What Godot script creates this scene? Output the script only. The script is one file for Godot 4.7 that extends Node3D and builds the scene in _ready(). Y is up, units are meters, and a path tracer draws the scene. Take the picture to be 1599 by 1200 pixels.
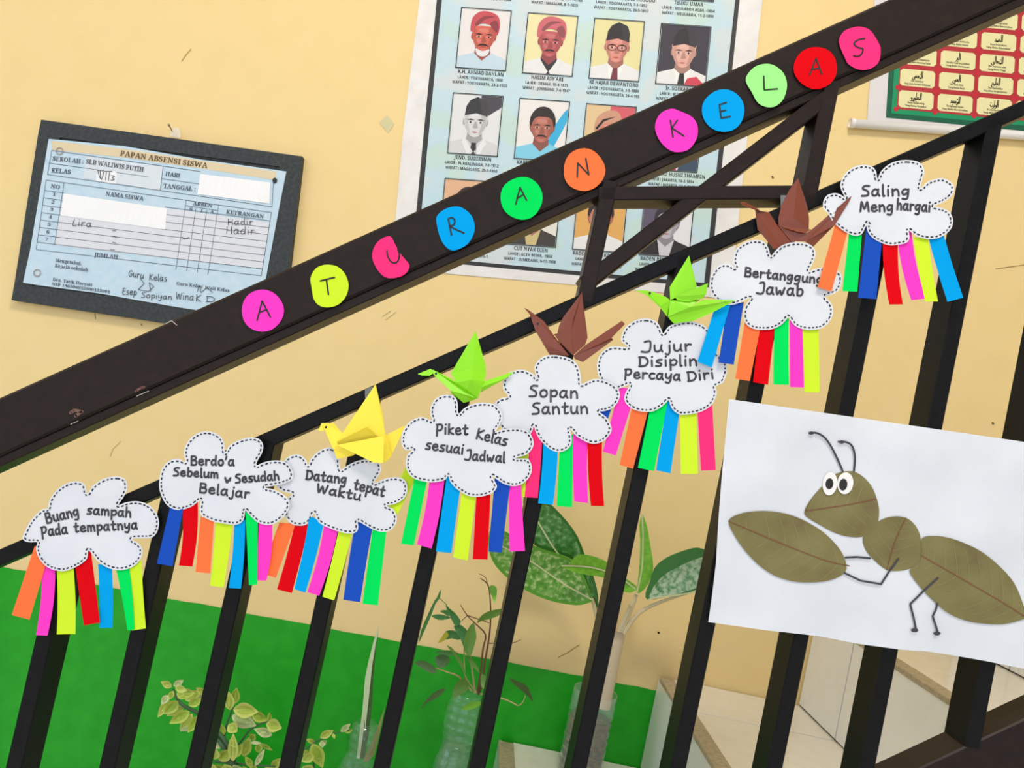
extends Node3D
# A stair railing hung with paper clouds, folded birds and letter discs, in front of a school wall.
# World: y up, metres; wall_back is the plane z = 0, the railing front is z = ZR, the camera stands at z = CZ.

const FOCAL := 1200.0      # focal length in pixels of the 1599 x 1200 photograph
const CZ := 1.4            # camera to wall
const ZR := 0.674          # front face of the railing
const LAMP_ENERGY := 7.0
const SKY_ENERGY := 3.2
const EXPOSURE := 0.565
var cam_basis := Basis()
var org := Vector3.ZERO    # origin of the thing being built
var taken := {}
var M := {}
var rng := RandomNumberGenerator.new()

func _ready():
	setup_basis()
	var cam := Camera3D.new()
	cam.name = "camera"
	add_child(cam)
	cam.transform = Transform3D(cam_basis, Vector3(0, 0, CZ))
	cam.fov = rad_to_deg(2.0 * atan(600.0 / FOCAL))
	cam.keep_aspect = Camera3D.KEEP_HEIGHT
	cam.near = 0.02
	cam.current = true
	var env := Environment.new()
	env.background_mode = Environment.BG_SKY
	var sky := Sky.new()
	var sm := ProceduralSkyMaterial.new()
	sm.sky_top_color = c8(206, 224, 252)
	sm.sky_horizon_color = c8(240, 246, 255)
	sm.ground_horizon_color = c8(238, 236, 230)
	sm.ground_bottom_color = c8(214, 210, 202)
	sm.energy_multiplier = SKY_ENERGY
	sky.sky_material = sm
	env.sky = sky
	env.tonemap_mode = Environment.TONE_MAPPER_LINEAR
	env.tonemap_exposure = EXPOSURE
	env.sdfgi_enabled = true
	env.ssao_enabled = true
	env.ssil_enabled = true
	var we := WorldEnvironment.new()
	we.name = "environment"
	we.environment = env
	add_child(we)
	make_materials()
	make_lamp()
	make_room()
	make_stairs()
	make_railing()
	make_poster()
	make_chart()
	make_board()
	make_leaf_picture()
	make_clouds()
	make_discs()
	make_birds()
	make_dumb_cane()
	make_thin_plant()
	make_snake_plant()
	make_creeper()

# ---------------------------------------------------------------- pixel -> plane
func setup_basis():
	var d := Vector3(770.0 - 799.5, -(630.0 - 600.0), -FOCAL).normalized()
	var th := deg_to_rad(12.2)
	var u := Vector3(sin(th), cos(th), 0)
	u = (u - d * u.dot(d)).normalized()
	var z := -d
	var x := u.cross(z)
	# rows x, u, z are the world axes seen from the camera; the camera axes in the world are the columns
	cam_basis = Basis(Vector3(x.x, u.x, z.x), Vector3(x.y, u.y, z.y), Vector3(x.z, u.z, z.z))

func P(p, z: float) -> Vector3:
	var r: Vector3 = cam_basis * Vector3(p.x - 799.5, 600.0 - p.y, -FOCAL)
	return r * ((z - CZ) / r.z) + Vector3(0, 0, CZ)

func px(o, s, a) -> PackedVector2Array:
	var r := PackedVector2Array()
	for i in range(0, a.size(), 2):
		r.append(Vector2(o[0] + a[i] / s, o[1] + a[i + 1] / s))
	return r

# ---------------------------------------------------------------- nodes
func numbered(n: String) -> String:
	if not taken.has(n):
		taken[n] = 0
		return n
	taken[n] += 1
	return "%s_%03d" % [n, taken[n]]

func tag(o, label, category, group = ""):
	o.set_meta("label", label)
	o.set_meta("category", category)
	if group != "":
		o.set_meta("group", group)

func thing(called, label, category, at: Vector3, group = ""):
	var o := Node3D.new()
	o.name = numbered(called)
	add_child(o)
	o.position = at
	org = at
	tag(o, label, category, group)
	return o

func structure(called, label, category):
	var o := Node3D.new()
	o.name = called
	add_child(o)
	org = Vector3.ZERO
	o.set_meta("kind", "structure")
	o.set_meta("label", label)
	o.set_meta("category", category)
	return o

func mb() -> SurfaceTool:
	var st := SurfaceTool.new()
	st.begin(Mesh.PRIMITIVE_TRIANGLES)
	return st

func build(st: SurfaceTool, called, m, parent, label = ""):
	st.generate_normals()
	var o := MeshInstance3D.new()
	o.mesh = st.commit()
	o.material_override = m
	o.name = called
	o.cast_shadow = GeometryInstance3D.SHADOW_CASTING_SETTING_ON
	parent.add_child(o, true)
	if label != "":
		o.set_meta("label", label)
	return o

# ---------------------------------------------------------------- materials
func c8(r, g, b, a = 255) -> Color:
	return Color(r / 255.0, g / 255.0, b / 255.0, a / 255.0)

func mat(c: Color, rough := 0.7, spec := 0.5) -> StandardMaterial3D:
	var m := StandardMaterial3D.new()
	m.albedo_color = c
	m.roughness = rough
	m.metallic_specular = spec
	m.cull_mode = BaseMaterial3D.CULL_DISABLED
	if c.a < 1.0:
		m.transparency = BaseMaterial3D.TRANSPARENCY_ALPHA
	return m

func noise_tex(n: int, stops, freq: float, seed_: int, octaves := 4) -> ImageTexture:
	var f := FastNoiseLite.new()
	f.seed = seed_
	f.frequency = freq
	f.fractal_octaves = octaves
	f.noise_type = FastNoiseLite.TYPE_SIMPLEX_SMOOTH
	var g := Gradient.new()
	g.offsets = PackedFloat32Array(stops[0])
	g.colors = PackedColorArray(stops[1])
	var grey := f.get_seamless_image(n, n, false, false, 0.15, true)
	var im := Image.create(n, n, false, Image.FORMAT_RGB8)
	for y in n:
		for x in n:
			im.set_pixel(x, y, g.sample(grey.get_pixel(x, y).r))
	im.generate_mipmaps()
	return ImageTexture.create_from_image(im)

func triplanar(m: StandardMaterial3D, t, scale_: float) -> StandardMaterial3D:
	m.albedo_texture = t
	m.uv1_triplanar = true
	m.uv1_world_triplanar = true
	m.uv1_scale = Vector3.ONE * scale_
	return m

# ---------------------------------------------------------------- mesh helpers
func v3(st: SurfaceTool, p: Vector3):
	st.add_vertex(p - org)

func tri(st, a, b, c):
	v3(st, a); v3(st, b); v3(st, c)

func quad(st, a, b, c, d):
	tri(st, a, b, c); tri(st, a, c, d)

func flat_z(z: float) -> Callable:
	return func(_p): return z

func wave(z: float, amp: float, k: float) -> Callable:
	return func(p): return z + amp * sin(p.x * 0.051 + p.y * 0.023 + k * 1.7) + amp * 0.7 * sin(p.x * 0.019 - p.y * 0.047 + k * 2.9)

# a flat or gently waved sheet with any outline given in pixels
func sheet(st: SurfaceTool, poly: PackedVector2Array, zf: Callable, cell := 0.0, col = null):
	var pieces := []
	if cell <= 0.0:
		pieces = [poly]
	else:
		var r := Rect2(poly[0], Vector2.ZERO)
		for p in poly:
			r = r.expand(p)
		for j in int(ceil(r.size.y / cell)):
			for i in int(ceil(r.size.x / cell)):
				var o := r.position + Vector2(i, j) * cell
				var sq := PackedVector2Array([o, o + Vector2(cell, 0), o + Vector2(cell, cell), o + Vector2(0, cell)])
				for q in Geometry2D.intersect_polygons(poly, sq):
					pieces.append(q)
	for q in pieces:
		var ix := Geometry2D.triangulate_polygon(q)
		for k in range(0, ix.size(), 3):
			var a: Vector2 = q[ix[k]]
			var b: Vector2 = q[ix[k + 1]]
			var c: Vector2 = q[ix[k + 2]]
			if (b - a).cross(c - a) < 0:
				var t := b
				b = c
				c = t
			for p in [a, b, c]:
				if col != null:
					st.set_color(col)
				var w := P(p, zf.call(p))
				st.set_uv(Vector2(w.x - org.x, org.y - w.y) * 2.0)
				v3(st, w)

func smooth(a: PackedVector2Array, n: int, closed := true) -> PackedVector2Array:
	var r := PackedVector2Array()
	var k := a.size()
	for i in (k if closed else k - 1):
		var p0 := a[(i - 1 + k) % k] if closed else a[max(i - 1, 0)]
		var p1 := a[i]
		var p2 := a[(i + 1) % k]
		var p3 := a[(i + 2) % k] if closed else a[min(i + 2, k - 1)]
		for j in n:
			r.append(p1.cubic_interpolate(p2, p0, p3, float(j) / n))
	if not closed:
		r.append(a[k - 1])
	return r

# a pen line w pixels wide along pixel points
func stroke(st: SurfaceTool, a: PackedVector2Array, w: float, zf: Callable, col = null):
	if a.size() == 2 and a[0].distance_to(a[1]) > 7.0:
		var m := int(a[0].distance_to(a[1]) / 5.0) + 1
		var fine := PackedVector2Array()
		for i in m + 1:
			fine.append(a[0].lerp(a[1], float(i) / m))
		a = fine
	for i in a.size() - 1:
		var d := (a[i + 1] - a[i])
		if d.length() < 0.01:
			continue
		var n := d.normalized().orthogonal() * w * 0.5
		sheet(st, PackedVector2Array([a[i] + n, a[i + 1] + n, a[i + 1] - n, a[i] - n]), zf, 0.0, col)
	for p in a:
		var c := PackedVector2Array()
		for k in 8:
			c.append(p + Vector2.from_angle(TAU * k / 8) * w * 0.5)
		sheet(st, c, zf, 0.0, col)

func ellipse(c: Vector2, rx: float, ry: float, tilt := 0.0, n := 24, wob := 0.0) -> PackedVector2Array:
	var r := PackedVector2Array()
	for k in n:
		var a := TAU * k / n
		var q := 1.0 + wob * sin(a * 3.0 + c.x) + wob * 0.6 * sin(a * 5.0 + c.y)
		r.append(c + Vector2(cos(a) * rx * q, sin(a) * ry * q).rotated(tilt))
	return r

# a straight bar of rectangular section with chamfered edges: w across, d along z (back from zf)
func bar(st: SurfaceTool, a: Vector3, b: Vector3, w: float, d: float, ch := 0.0012):
	var t := (b - a).normalized()
	var n := Vector3(0, 0, 1)
	var s := t.cross(n).normalized()
	var hw := w / 2
	var sec := [[-hw + ch, 0], [hw - ch, 0], [hw, -ch], [hw, -d + ch], [hw - ch, -d], [-hw + ch, -d], [-hw, -d + ch], [-hw, -ch]]
	var ra := []
	var rb := []
	for q in sec:
		ra.append(a + s * q[0] + n * q[1])
		rb.append(b + s * q[0] + n * q[1])
	for i in 8:
		var j := (i + 1) % 8
		st.set_smooth_group(-1)
		quad(st, ra[i], rb[i], rb[j], ra[j])
	for i in range(1, 7):
		tri(st, ra[0], ra[i], ra[i + 1])
		tri(st, rb[0], rb[i + 1], rb[i])

func box(st: SurfaceTool, lo: Vector3, hi: Vector3):
	st.set_smooth_group(-1)
	var p := func(i): return Vector3(hi.x if i & 1 else lo.x, hi.y if i & 2 else lo.y, hi.z if i & 4 else lo.z)
	for f in [[4, 6, 7, 5], [1, 3, 2, 0], [5, 7, 3, 1], [0, 2, 6, 4], [6, 2, 3, 7], [0, 4, 5, 1]]:
		quad(st, p.call(f[0]), p.call(f[1]), p.call(f[2]), p.call(f[3]))

# a box with its edges cut at 45 degrees
func chamfer_box(st: SurfaceTool, lo: Vector3, hi: Vector3, ch: float):
	var c := (lo + hi) / 2
	var h := (hi - lo) / 2
	st.set_smooth_group(-1)
	var face := func(ax, sg):
		var u: int = (ax + 1) % 3
		var v: int = (ax + 2) % 3
		var pts := []
		for q in [[-1, -1], [1, -1], [1, 1], [-1, 1]]:
			var p := Vector3.ZERO
			p[ax] = sg * h[ax]
			p[u] = q[0] * (h[u] - ch)
			p[v] = q[1] * (h[v] - ch)
			pts.append(c + p)
		if sg > 0:
			quad(st, pts[0], pts[3], pts[2], pts[1])
		else:
			quad(st, pts[0], pts[1], pts[2], pts[3])
	for ax in 3:
		face.call(ax, 1.0)
		face.call(ax, -1.0)
	for ax in 3:
		var u: int = (ax + 1) % 3
		var v: int = (ax + 2) % 3
		for su in [-1.0, 1.0]:
			for sv in [-1.0, 1.0]:
				var p := []
				for q in [[-1, 0], [1, 0], [1, 1], [-1, 1]]:
					var w := Vector3.ZERO
					w[ax] = q[0] * (h[ax] - ch)
					w[u] = su * (h[u] - (ch if q[1] == 0 else 0.0))
					w[v] = sv * (h[v] - (0.0 if q[1] == 0 else ch))
					p.append(c + w)
				if su * sv > 0:
					quad(st, p[0], p[1], p[2], p[3])
				else:
					quad(st, p[3], p[2], p[1], p[0])

func tube(st: SurfaceTool, pts, r0: float, r1: float, n := 7):
	st.set_smooth_group(1)
	var prev := []
	for i in pts.size():
		var t: Vector3 = (pts[min(i + 1, pts.size() - 1)] - pts[max(i - 1, 0)]).normalized()
		var s := t.cross(Vector3(0.13, 0.2, 1)).normalized()
		var u := s.cross(t)
		var ring := []
		var r: float = lerp(r0, r1, float(i) / max(1, pts.size() - 1))
		for k in n:
			var a := TAU * k / n
			ring.append(pts[i] + (s * cos(a) + u * sin(a)) * r)
		if i > 0:
			for k in n:
				quad(st, prev[k], ring[k], ring[(k + 1) % n], prev[(k + 1) % n])
		else:
			for k in n:
				tri(st, pts[0], ring[(k + 1) % n], ring[k])
		prev = ring
	for k in n:
		tri(st, pts[pts.size() - 1], prev[k], prev[(k + 1) % n])

func lathe(st: SurfaceTool, base: Vector3, prof, n := 36):
	st.set_smooth_group(1)
	for i in prof.size() - 1:
		for k in n:
			var a := TAU * k / n
			var b := TAU * (k + 1) / n
			var f := func(q, t): return base + Vector3(cos(t) * q[0], q[1], sin(t) * q[0])
			quad(st, f.call(prof[i], a), f.call(prof[i], b), f.call(prof[i + 1], b), f.call(prof[i + 1], a))

func pz(a: PackedVector2Array, z0: float, z1: float) -> Array:
	var r := []
	for i in a.size():
		r.append(P(a[i], lerpf(z0, z1, float(i) / max(1, a.size() - 1))))
	return r

# ---------------------------------------------------------------- lettering
var fonts := {}
func font(serif: bool, bold: bool) -> Font:
	var k := str(serif, bold)
	if not fonts.has(k):
		var f := SystemFont.new()
		f.font_names = PackedStringArray(["Droid Serif" if serif else "Droid Sans"])
		f.font_weight = 700 if bold else 400
		fonts[k] = f
	return fonts[k]

func text_mesh(s: String, f: Font) -> TextMesh:
	var t := TextMesh.new()
	t.font = f
	t.font_size = 40
	t.pixel_size = 0.01
	t.depth = 0.0
	t.curve_step = 1.0
	t.horizontal_alignment = HORIZONTAL_ALIGNMENT_LEFT
	t.vertical_alignment = VERTICAL_ALIGNMENT_BOTTOM
	t.text = s
	return t

var caps := {}
# printed text whose baseline runs from pixel a to pixel b; cap is the height of its capitals in pixels
func print_text(st: SurfaceTool, s: String, f: Font, a: Vector2, b: Vector2, cap: float, z: float):
	if not caps.has(f):
		var h := text_mesh("H", f).get_aabb()
		caps[f] = [h.position.y, h.size.y]
	var t := text_mesh(s, f)
	var bb := t.get_aabb()
	var A := P(a, z)
	var B := P(b, z)
	var up := Vector3(0, 0, 1).cross(B - A).normalized()
	var mpp: float = (CZ - z) / FOCAL
	var sy: float = cap * mpp / caps[f][1]
	var sx: float = (B - A).length() / bb.size.x
	var X := (B - A).normalized() * sx
	var tf := Transform3D(Basis(X, up * sy, Vector3(0, 0, 1) * sy), Vector3.ZERO)
	tf.origin = A - org - tf.basis * Vector3(bb.position.x, caps[f][0], 0)
	st.append_from(t, 0, tf)

# the same, centred on a pixel; the width follows from the letters
func print_centred(st, s, f, c: Vector2, dir: Vector2, cap: float, z: float, squeeze := 1.0):
	var t := text_mesh(s, f)
	if not caps.has(f):
		var h := text_mesh("H", f).get_aabb()
		caps[f] = [h.position.y, h.size.y]
	var w: float = t.get_aabb().size.x / caps[f][1] * cap * squeeze
	print_text(st, s, f, c - dir * w / 2, c + dir * w / 2, cap, z)

# handwriting: one-stroke letters, x-height 1, baseline 0, y up
const PEN := {
	"a": "0.75|0.6,0.85 0.3,1 0.02,0.6 0.08,0.12 0.4,0.08 0.6,0.6;0.64,1 0.6,0.4 0.75,0",
	"b": "0.7|0.08,1.7 0.1,0.05;0.1,0.75 0.45,1 0.7,0.6 0.5,0.05 0.1,0.05",
	"c": "0.6|0.6,0.9 0.25,0.95 0.02,0.5 0.25,0.03 0.62,0.15",
	"d": "0.75|0.62,0.8 0.25,0.95 0.02,0.5 0.2,0.03 0.62,0.3;0.66,1.7 0.62,0.6 0.7,0",
	"e": "0.7|0.05,0.5 0.6,0.6 0.45,1 0.08,0.8 0.08,0.2 0.4,0 0.7,0.2",
	"g": "0.75|0.62,0.85 0.3,1 0.02,0.6 0.2,0.15 0.6,0.5;0.66,1 0.6,0 0.45,-0.5 0.05,-0.45",
	"h": "0.7|0.06,1.7 0.06,0;0.06,0.6 0.35,1 0.58,0.7 0.64,0",
	"i": "0.2|0.08,0.95 0.1,0;0.1,1.45 0.13,1.5",
	"j": "0.45|0.36,0.95 0.36,-0.1 0.2,-0.5 0,-0.35;0.4,1.45 0.43,1.5",
	"k": "0.65|0.06,1.6 0.06,0;0.6,1 0.1,0.5 0.65,0",
	"l": "0.22|0.06,1.7 0.08,0.1 0.22,0",
	"m": "1.05|0.05,1 0.05,0;0.05,0.7 0.3,1 0.48,0.7 0.5,0;0.5,0.7 0.78,1 0.95,0.7 1,0",
	"n": "0.72|0.05,1 0.08,0;0.08,0.65 0.4,1 0.62,0.7 0.68,0",
	"o": "0.72|0.35,1 0.05,0.7 0.1,0.15 0.4,0 0.68,0.35 0.6,0.85 0.35,1",
	"p": "0.7|0.06,1 0.1,-0.65;0.08,0.75 0.45,1 0.7,0.65 0.5,0.15 0.1,0.2",
	"r": "0.55|0.06,1 0.08,0;0.08,0.6 0.3,0.95 0.55,0.9",
	"s": "0.6|0.58,1 0.2,0.95 0.1,0.65 0.5,0.4 0.45,0.05 0,0.02",
	"t": "0.6|0.28,1.5 0.25,0.3 0.35,0.02 0.6,0.12;0,0.95 0.58,1",
	"u": "0.72|0.04,1 0.06,0.25 0.3,0 0.6,0.3;0.66,1 0.62,0.4 0.72,0",
	"w": "1|0.02,1 0.15,0.05 0.45,0.6 0.65,0.02 0.95,1",
	"y": "0.7|0.05,1 0.08,0.4 0.4,0.3 0.6,0.7;0.66,1 0.6,0 0.4,-0.5 0.05,-0.4",
	"B": "0.85|0.08,1.55 0.08,0;0.08,1.5 0.6,1.5 0.65,1 0.15,0.8 0.75,0.7 0.7,0.05 0.05,0",
	"D": "0.9|0.1,1.5 0.08,0;0,1.45 0.6,1.4 0.88,0.75 0.6,0.1 0,0.02",
	"E": "0.7|0.65,1.5 0.08,1.45 0.08,0 0.7,0.05;0.08,0.75 0.55,0.8",
	"G": "0.9|0.8,1.3 0.4,1.5 0.05,0.8 0.3,0.05 0.8,0.2 0.85,0.7 0.5,0.7",
	"H": "0.85|0.08,1.5 0.06,0;0.75,1.5 0.78,0;0.06,0.75 0.78,0.8",
	"J": "0.85|0.3,1.55 0.8,1.6 0.75,0.3 0.45,0 0,0.08",
	"K": "0.85|0.08,1.6 0.06,0;0.8,1.5 0.1,0.75 0.85,0.05",
	"L": "0.6|0.2,1.5 0.05,0.05 0.6,0.05",
	"M": "1.1|0.02,0 0.15,1.5 0.5,0.4 0.85,1.5 1.05,0",
	"P": "0.8|0.1,1.4 0.08,-0.35;0,1.4 0.6,1.45 0.75,1 0.5,0.55 0.1,0.55",
	"S": "0.75|0.75,1.5 0.3,1.5 0.1,1.1 0.6,0.7 0.6,0.1 0,0",
	"W": "1.2|0.02,1.5 0.25,0.05 0.55,1.2 0.85,0.05 1.15,1.5",
	"&": "0.6|0.05,1 0.2,0.05 0.55,0.9;0.1,0.5 0.5,0.45",
	"'": "0.2|0.15,1.6 0.05,1.1",
	"3": "0.5|0.05,1.4 0.45,1.3 0.2,0.8 0.5,0.4 0.05,0.05",
	"I": "0.3|0.15,1.5 0.15,0",
	"V": "0.8|0.02,1.5 0.4,0 0.75,1.5",
	" ": "0.5|",
}

func hand(st: SurfaceTool, o, s, word: String, x0, y0, x1, y1, xh, w: float, zf: Callable):
	var A := Vector2(o[0] + x0 / s, o[1] + y0 / s)
	var B := Vector2(o[0] + x1 / s, o[1] + y1 / s)
	var adv := 0.0
	for ch in word:
		adv += PEN[ch].split("|")[0].to_float() + 0.28
	adv -= 0.28
	var ux := (B - A) / adv
	var uy: Vector2 = ux.normalized().orthogonal() * (xh / s)
	if uy.y > 0:
		uy = -uy
	var x := 0.0
	for ch in word:
		var q: PackedStringArray = PEN[ch].split("|")
		if q[1] != "":
			for line in q[1].split(";"):
				var pts := PackedVector2Array()
				for pt in line.split(" "):
					var v := pt.split(",")
					pts.append(A + ux * (x + v[0].to_float()) + uy * v[1].to_float())
				stroke(st, smooth(pts, 4, false) if pts.size() > 2 else pts, w, zf)
		x += q[0].to_float() + 0.28

# ---------------------------------------------------------------- materials of the place
func make_materials():
	M.wall = triplanar(mat(c8(255, 255, 255), 0.55, 0.35), noise_tex(256, [[0.0, 0.45, 0.7, 1.0], [c8(240, 212, 150), c8(242, 214, 152), c8(243, 215, 154), c8(242, 213, 156)]], 0.05, 11), 0.9)
	M.green = triplanar(mat(c8(255, 255, 255), 0.38, 0.4), noise_tex(256, [[0.0, 0.5, 1.0], [c8(22, 156, 22), c8(28, 164, 28), c8(40, 172, 36)]], 0.07, 5), 1.3)
	M.off_white = mat(c8(232, 234, 236), 0.7)
	M.ceiling = mat(c8(235, 233, 226), 0.8)
	M.tile = triplanar(mat(c8(255, 255, 255), 0.16, 0.5), noise_tex(128, [[0.0, 0.5, 1.0], [c8(240, 235, 224), c8(243, 239, 229), c8(246, 242, 234)]], 0.06, 3), 3.0)
	M.riser = triplanar(mat(c8(255, 255, 255), 0.12, 0.5), noise_tex(128, [[0.0, 0.5, 1.0], [c8(243, 244, 240), c8(246, 247, 244), c8(248, 249, 247)]], 0.06, 4), 3.0)
	M.grout = mat(c8(126, 116, 100), 0.9)
	M.nosing = triplanar(mat(c8(255, 255, 255), 0.55), noise_tex(128, [[0.0, 0.5, 1.0], [c8(158, 144, 120), c8(178, 164, 136), c8(194, 182, 156)]], 0.09, 8), 9.0)
	M.steel = triplanar(mat(c8(255, 255, 255), 0.42, 0.3), noise_tex(128, [[0.0, 0.5, 1.0], [c8(32, 23, 21), c8(37, 27, 24), c8(43, 31, 28)]], 0.09, 9), 6.0)
	M.bar = triplanar(mat(c8(255, 255, 255), 0.42, 0.25), noise_tex(128, [[0.0, 0.5, 1.0], [c8(17, 17, 19), c8(20, 20, 22), c8(25, 24, 25)]], 0.09, 10), 6.0)
	M.rust = mat(c8(116, 84, 76), 0.85)
	M.paper = triplanar(mat(c8(255, 255, 255), 0.75, 0.3), noise_tex(128, [[0.0, 0.5, 1.0], [c8(218, 221, 228), c8(221, 224, 231), c8(225, 227, 234)]], 0.04, 21), 4.0)
	M.ink = mat(c8(60, 58, 66), 0.6)
	M.black = mat(c8(24, 24, 28), 0.6)
	M.dash = mat(c8(34, 34, 52), 0.6)
	M.orange = mat(c8(255, 118, 66), 0.85, 0.2)
	M.pink = mat(c8(255, 62, 196), 0.85, 0.2)
	M.rose = mat(c8(255, 52, 124), 0.85, 0.2)
	M.yellow = mat(c8(206, 236, 50), 0.85, 0.2)
	M.red = mat(c8(220, 4, 19), 0.85, 0.2)
	M.sky = mat(c8(0, 160, 232), 0.85, 0.2)
	M.lime = mat(c8(0, 222, 92), 0.85, 0.2)
	M.navy = mat(c8(28, 78, 184), 0.85, 0.2)
	M.mint = mat(c8(156, 244, 138), 0.85, 0.2)
	M.print = mat(c8(255, 255, 255), 0.6)
	M.print.vertex_color_use_as_albedo = true
	M.tape = mat(c8(236, 240, 240, 40), 0.12)
	M.plastic = mat(c8(226, 242, 240, 34), 0.05)
	M.clear = mat(c8(170, 196, 188, 24), 0.03)
	M.water = mat(c8(120, 150, 136, 24), 0.04)
	M.white_plastic = mat(c8(238, 236, 234), 0.4)
	M.metal = mat(c8(150, 140, 124), 0.35)
	M.metal.metallic = 0.8

# ---------------------------------------------------------------- the setting
func slab(called, lo, hi, m, label, category):
	org = Vector3.ZERO
	var st := mb()
	box(st, lo, hi)
	var o = build(st, called, m, self)
	o.set_meta("kind", "structure")
	tag(o, label, category)
	return o

func wall_with_opening(called, lo: Vector3, hi: Vector3, a: Vector3, b: Vector3, ax: int, label):
	# a wall of four blocks round one rectangular opening; ax is the axis along the wall
	org = Vector3.ZERO
	var st := mb()
	var p := lo
	var q := hi
	q[ax] = a[ax]
	box(st, p, q)
	p = lo
	q = hi
	p[ax] = b[ax]
	box(st, p, q)
	p = lo
	q = hi
	p[ax] = a[ax]
	q[ax] = b[ax]
	q.y = a.y
	box(st, p, q)
	p.y = b.y
	q.y = hi.y
	box(st, p, q)
	var o = build(st, called, M.off_white, self)
	o.set_meta("kind", "structure")
	tag(o, label, "wall")

const FLOOR := -1.423
const STEP_H := 0.167
const RUN := 0.26
const STAIR_Z := 0.655

func make_room():
	var wall = slab("wall_back", Vector3(-3.0, FLOOR - 0.15, -0.15), Vector3(2.7, 2.3, 0), M.wall, "cream painted wall behind the stairs with a green lower band", "wall")
	# scratches and spots on the plaster
	for s in [[[284, 95, 290, 86, 298, 77], 1.6, c8(190, 160, 96)], [[1028, 988, 1029, 989], 3.0, c8(70, 60, 34)], [[1206, 276, 1207, 278], 2.6, c8(90, 74, 40)], [[1550, 661, 1551, 662], 3.2, c8(88, 76, 48)],
			[[872, 1027, 886, 1020, 904, 1008], 1.2, c8(150, 122, 70)], [[172, 713, 176, 702, 188, 690], 1.4, c8(206, 182, 124)], [[148, 490, 149, 498], 1.2, c8(120, 96, 60)], [[220, 506, 221, 508], 1.6, c8(160, 110, 74)], [[1555, 420, 1599, 414], 1.2, c8(180, 150, 96)], [[598, 494, 610, 486], 1.4, c8(206, 184, 132)], [[602, 500, 618, 488], 1.2, c8(206, 184, 132)]]:
		var st := mb()
		stroke(st, px([0, 0], 1.0, s[0]), s[1], flat_z(0.0006))
		build(st, "scuff_mark", mat(s[2], 0.8), wall)
	var st3 := mb()
	sheet(st3, px([0, 0], 1.0, [604, 180, 616, 194, 606, 208, 592, 192]), flat_z(0.0006))
	build(st3, "patch_mark", mat(c8(214, 204, 158), 0.8), wall)
	# the painted band, its brushed upper edge a little uneven
	var edge := PackedVector2Array()
	rng.seed = 4
	edge.append(Vector2(-900, 885 - 900 * 0.189))
	for i in 51:
		var x := -20.0 + i * 20.7
		edge.append(Vector2(x, 885.0 + x * 0.189 + rng.randf_range(-1.0, 1.0)))
	edge.append(Vector2(1040, 1082))
	edge.append(Vector2(1010, 1300))
	edge.append(Vector2(900, 1900))
	edge.append(Vector2(-1200, 1700))
	var st := mb()
	sheet(st, edge, flat_z(0.0012))
	build(st, "painted_band", M.green, wall, "bright green painted band")
	slab("floor", Vector3(-3.0, FLOOR - 0.15, 0), Vector3(2.7, FLOOR, 4.6), M.tile, "pale tiled floor of the hall", "floor")
	slab("ceiling", Vector3(-3.0, 2.15, 0), Vector3(2.7, 2.3, 4.6), M.ceiling, "white ceiling", "ceiling")
	slab("wall_right", Vector3(2.55, FLOOR, 0), Vector3(2.7, 2.15, 4.6), M.off_white, "off white side wall at the head of the stairs", "wall")
	wall_with_opening("wall_left", Vector3(-3.0, FLOOR, 0), Vector3(-2.85, 2.15, 4.6), Vector3(0, -0.5, 0.5), Vector3(0, 1.9, 4.2), 2, "off white side wall with a wide window opening")
	wall_with_opening("wall_front", Vector3(-2.85, FLOOR, 4.45), Vector3(2.55, 2.15, 4.6), Vector3(-2.6, -1.25, 0), Vector3(1.7, 1.95, 0), 0, "off white wall behind the viewer with a wide opening to the yard")

func make_stairs():
	var s = structure("staircase", "white tiled staircase with brown nosing strips rising along the wall", "stairs")
	for i in range(-4, 7):
		var top := -0.588 + i * (STEP_H + 0.0015)
		var nose := 0.138 + i * RUN
		var st := mb()
		box(st, Vector3(nose + 0.006, FLOOR, 0), Vector3(nose + RUN + 0.02, top - 0.008, STAIR_Z))
		build(st, "step_core", M.grout, s)
		for zz in [[0.004, 0.148], [0.1515, 0.448], [0.4515, STAIR_Z]]:
			st = mb()
			chamfer_box(st, Vector3(nose + 0.026, top - 0.008, zz[0]), Vector3(nose + RUN + 0.003, top, zz[1]), 0.0008)
			build(st, "tread_tile", M.tile, s)
			st = mb()
			chamfer_box(st, Vector3(nose, top - STEP_H + 0.001, zz[0]), Vector3(nose + 0.006, top - 0.001, zz[1]), 0.0006)
			build(st, "riser_tile", M.riser, s)
		st = mb()
		chamfer_box(st, Vector3(nose - 0.001, top - 0.007, 0.012), Vector3(nose + 0.026, top + 0.002, STAIR_Z), 0.0012)
		build(st, "nosing_strip", M.nosing, s)

# ---------------------------------------------------------------- the railing
func line_y(a: Vector3, d: Vector3, x: float) -> float:
	return a.y + d.y / d.x * (x - a.x)

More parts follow.
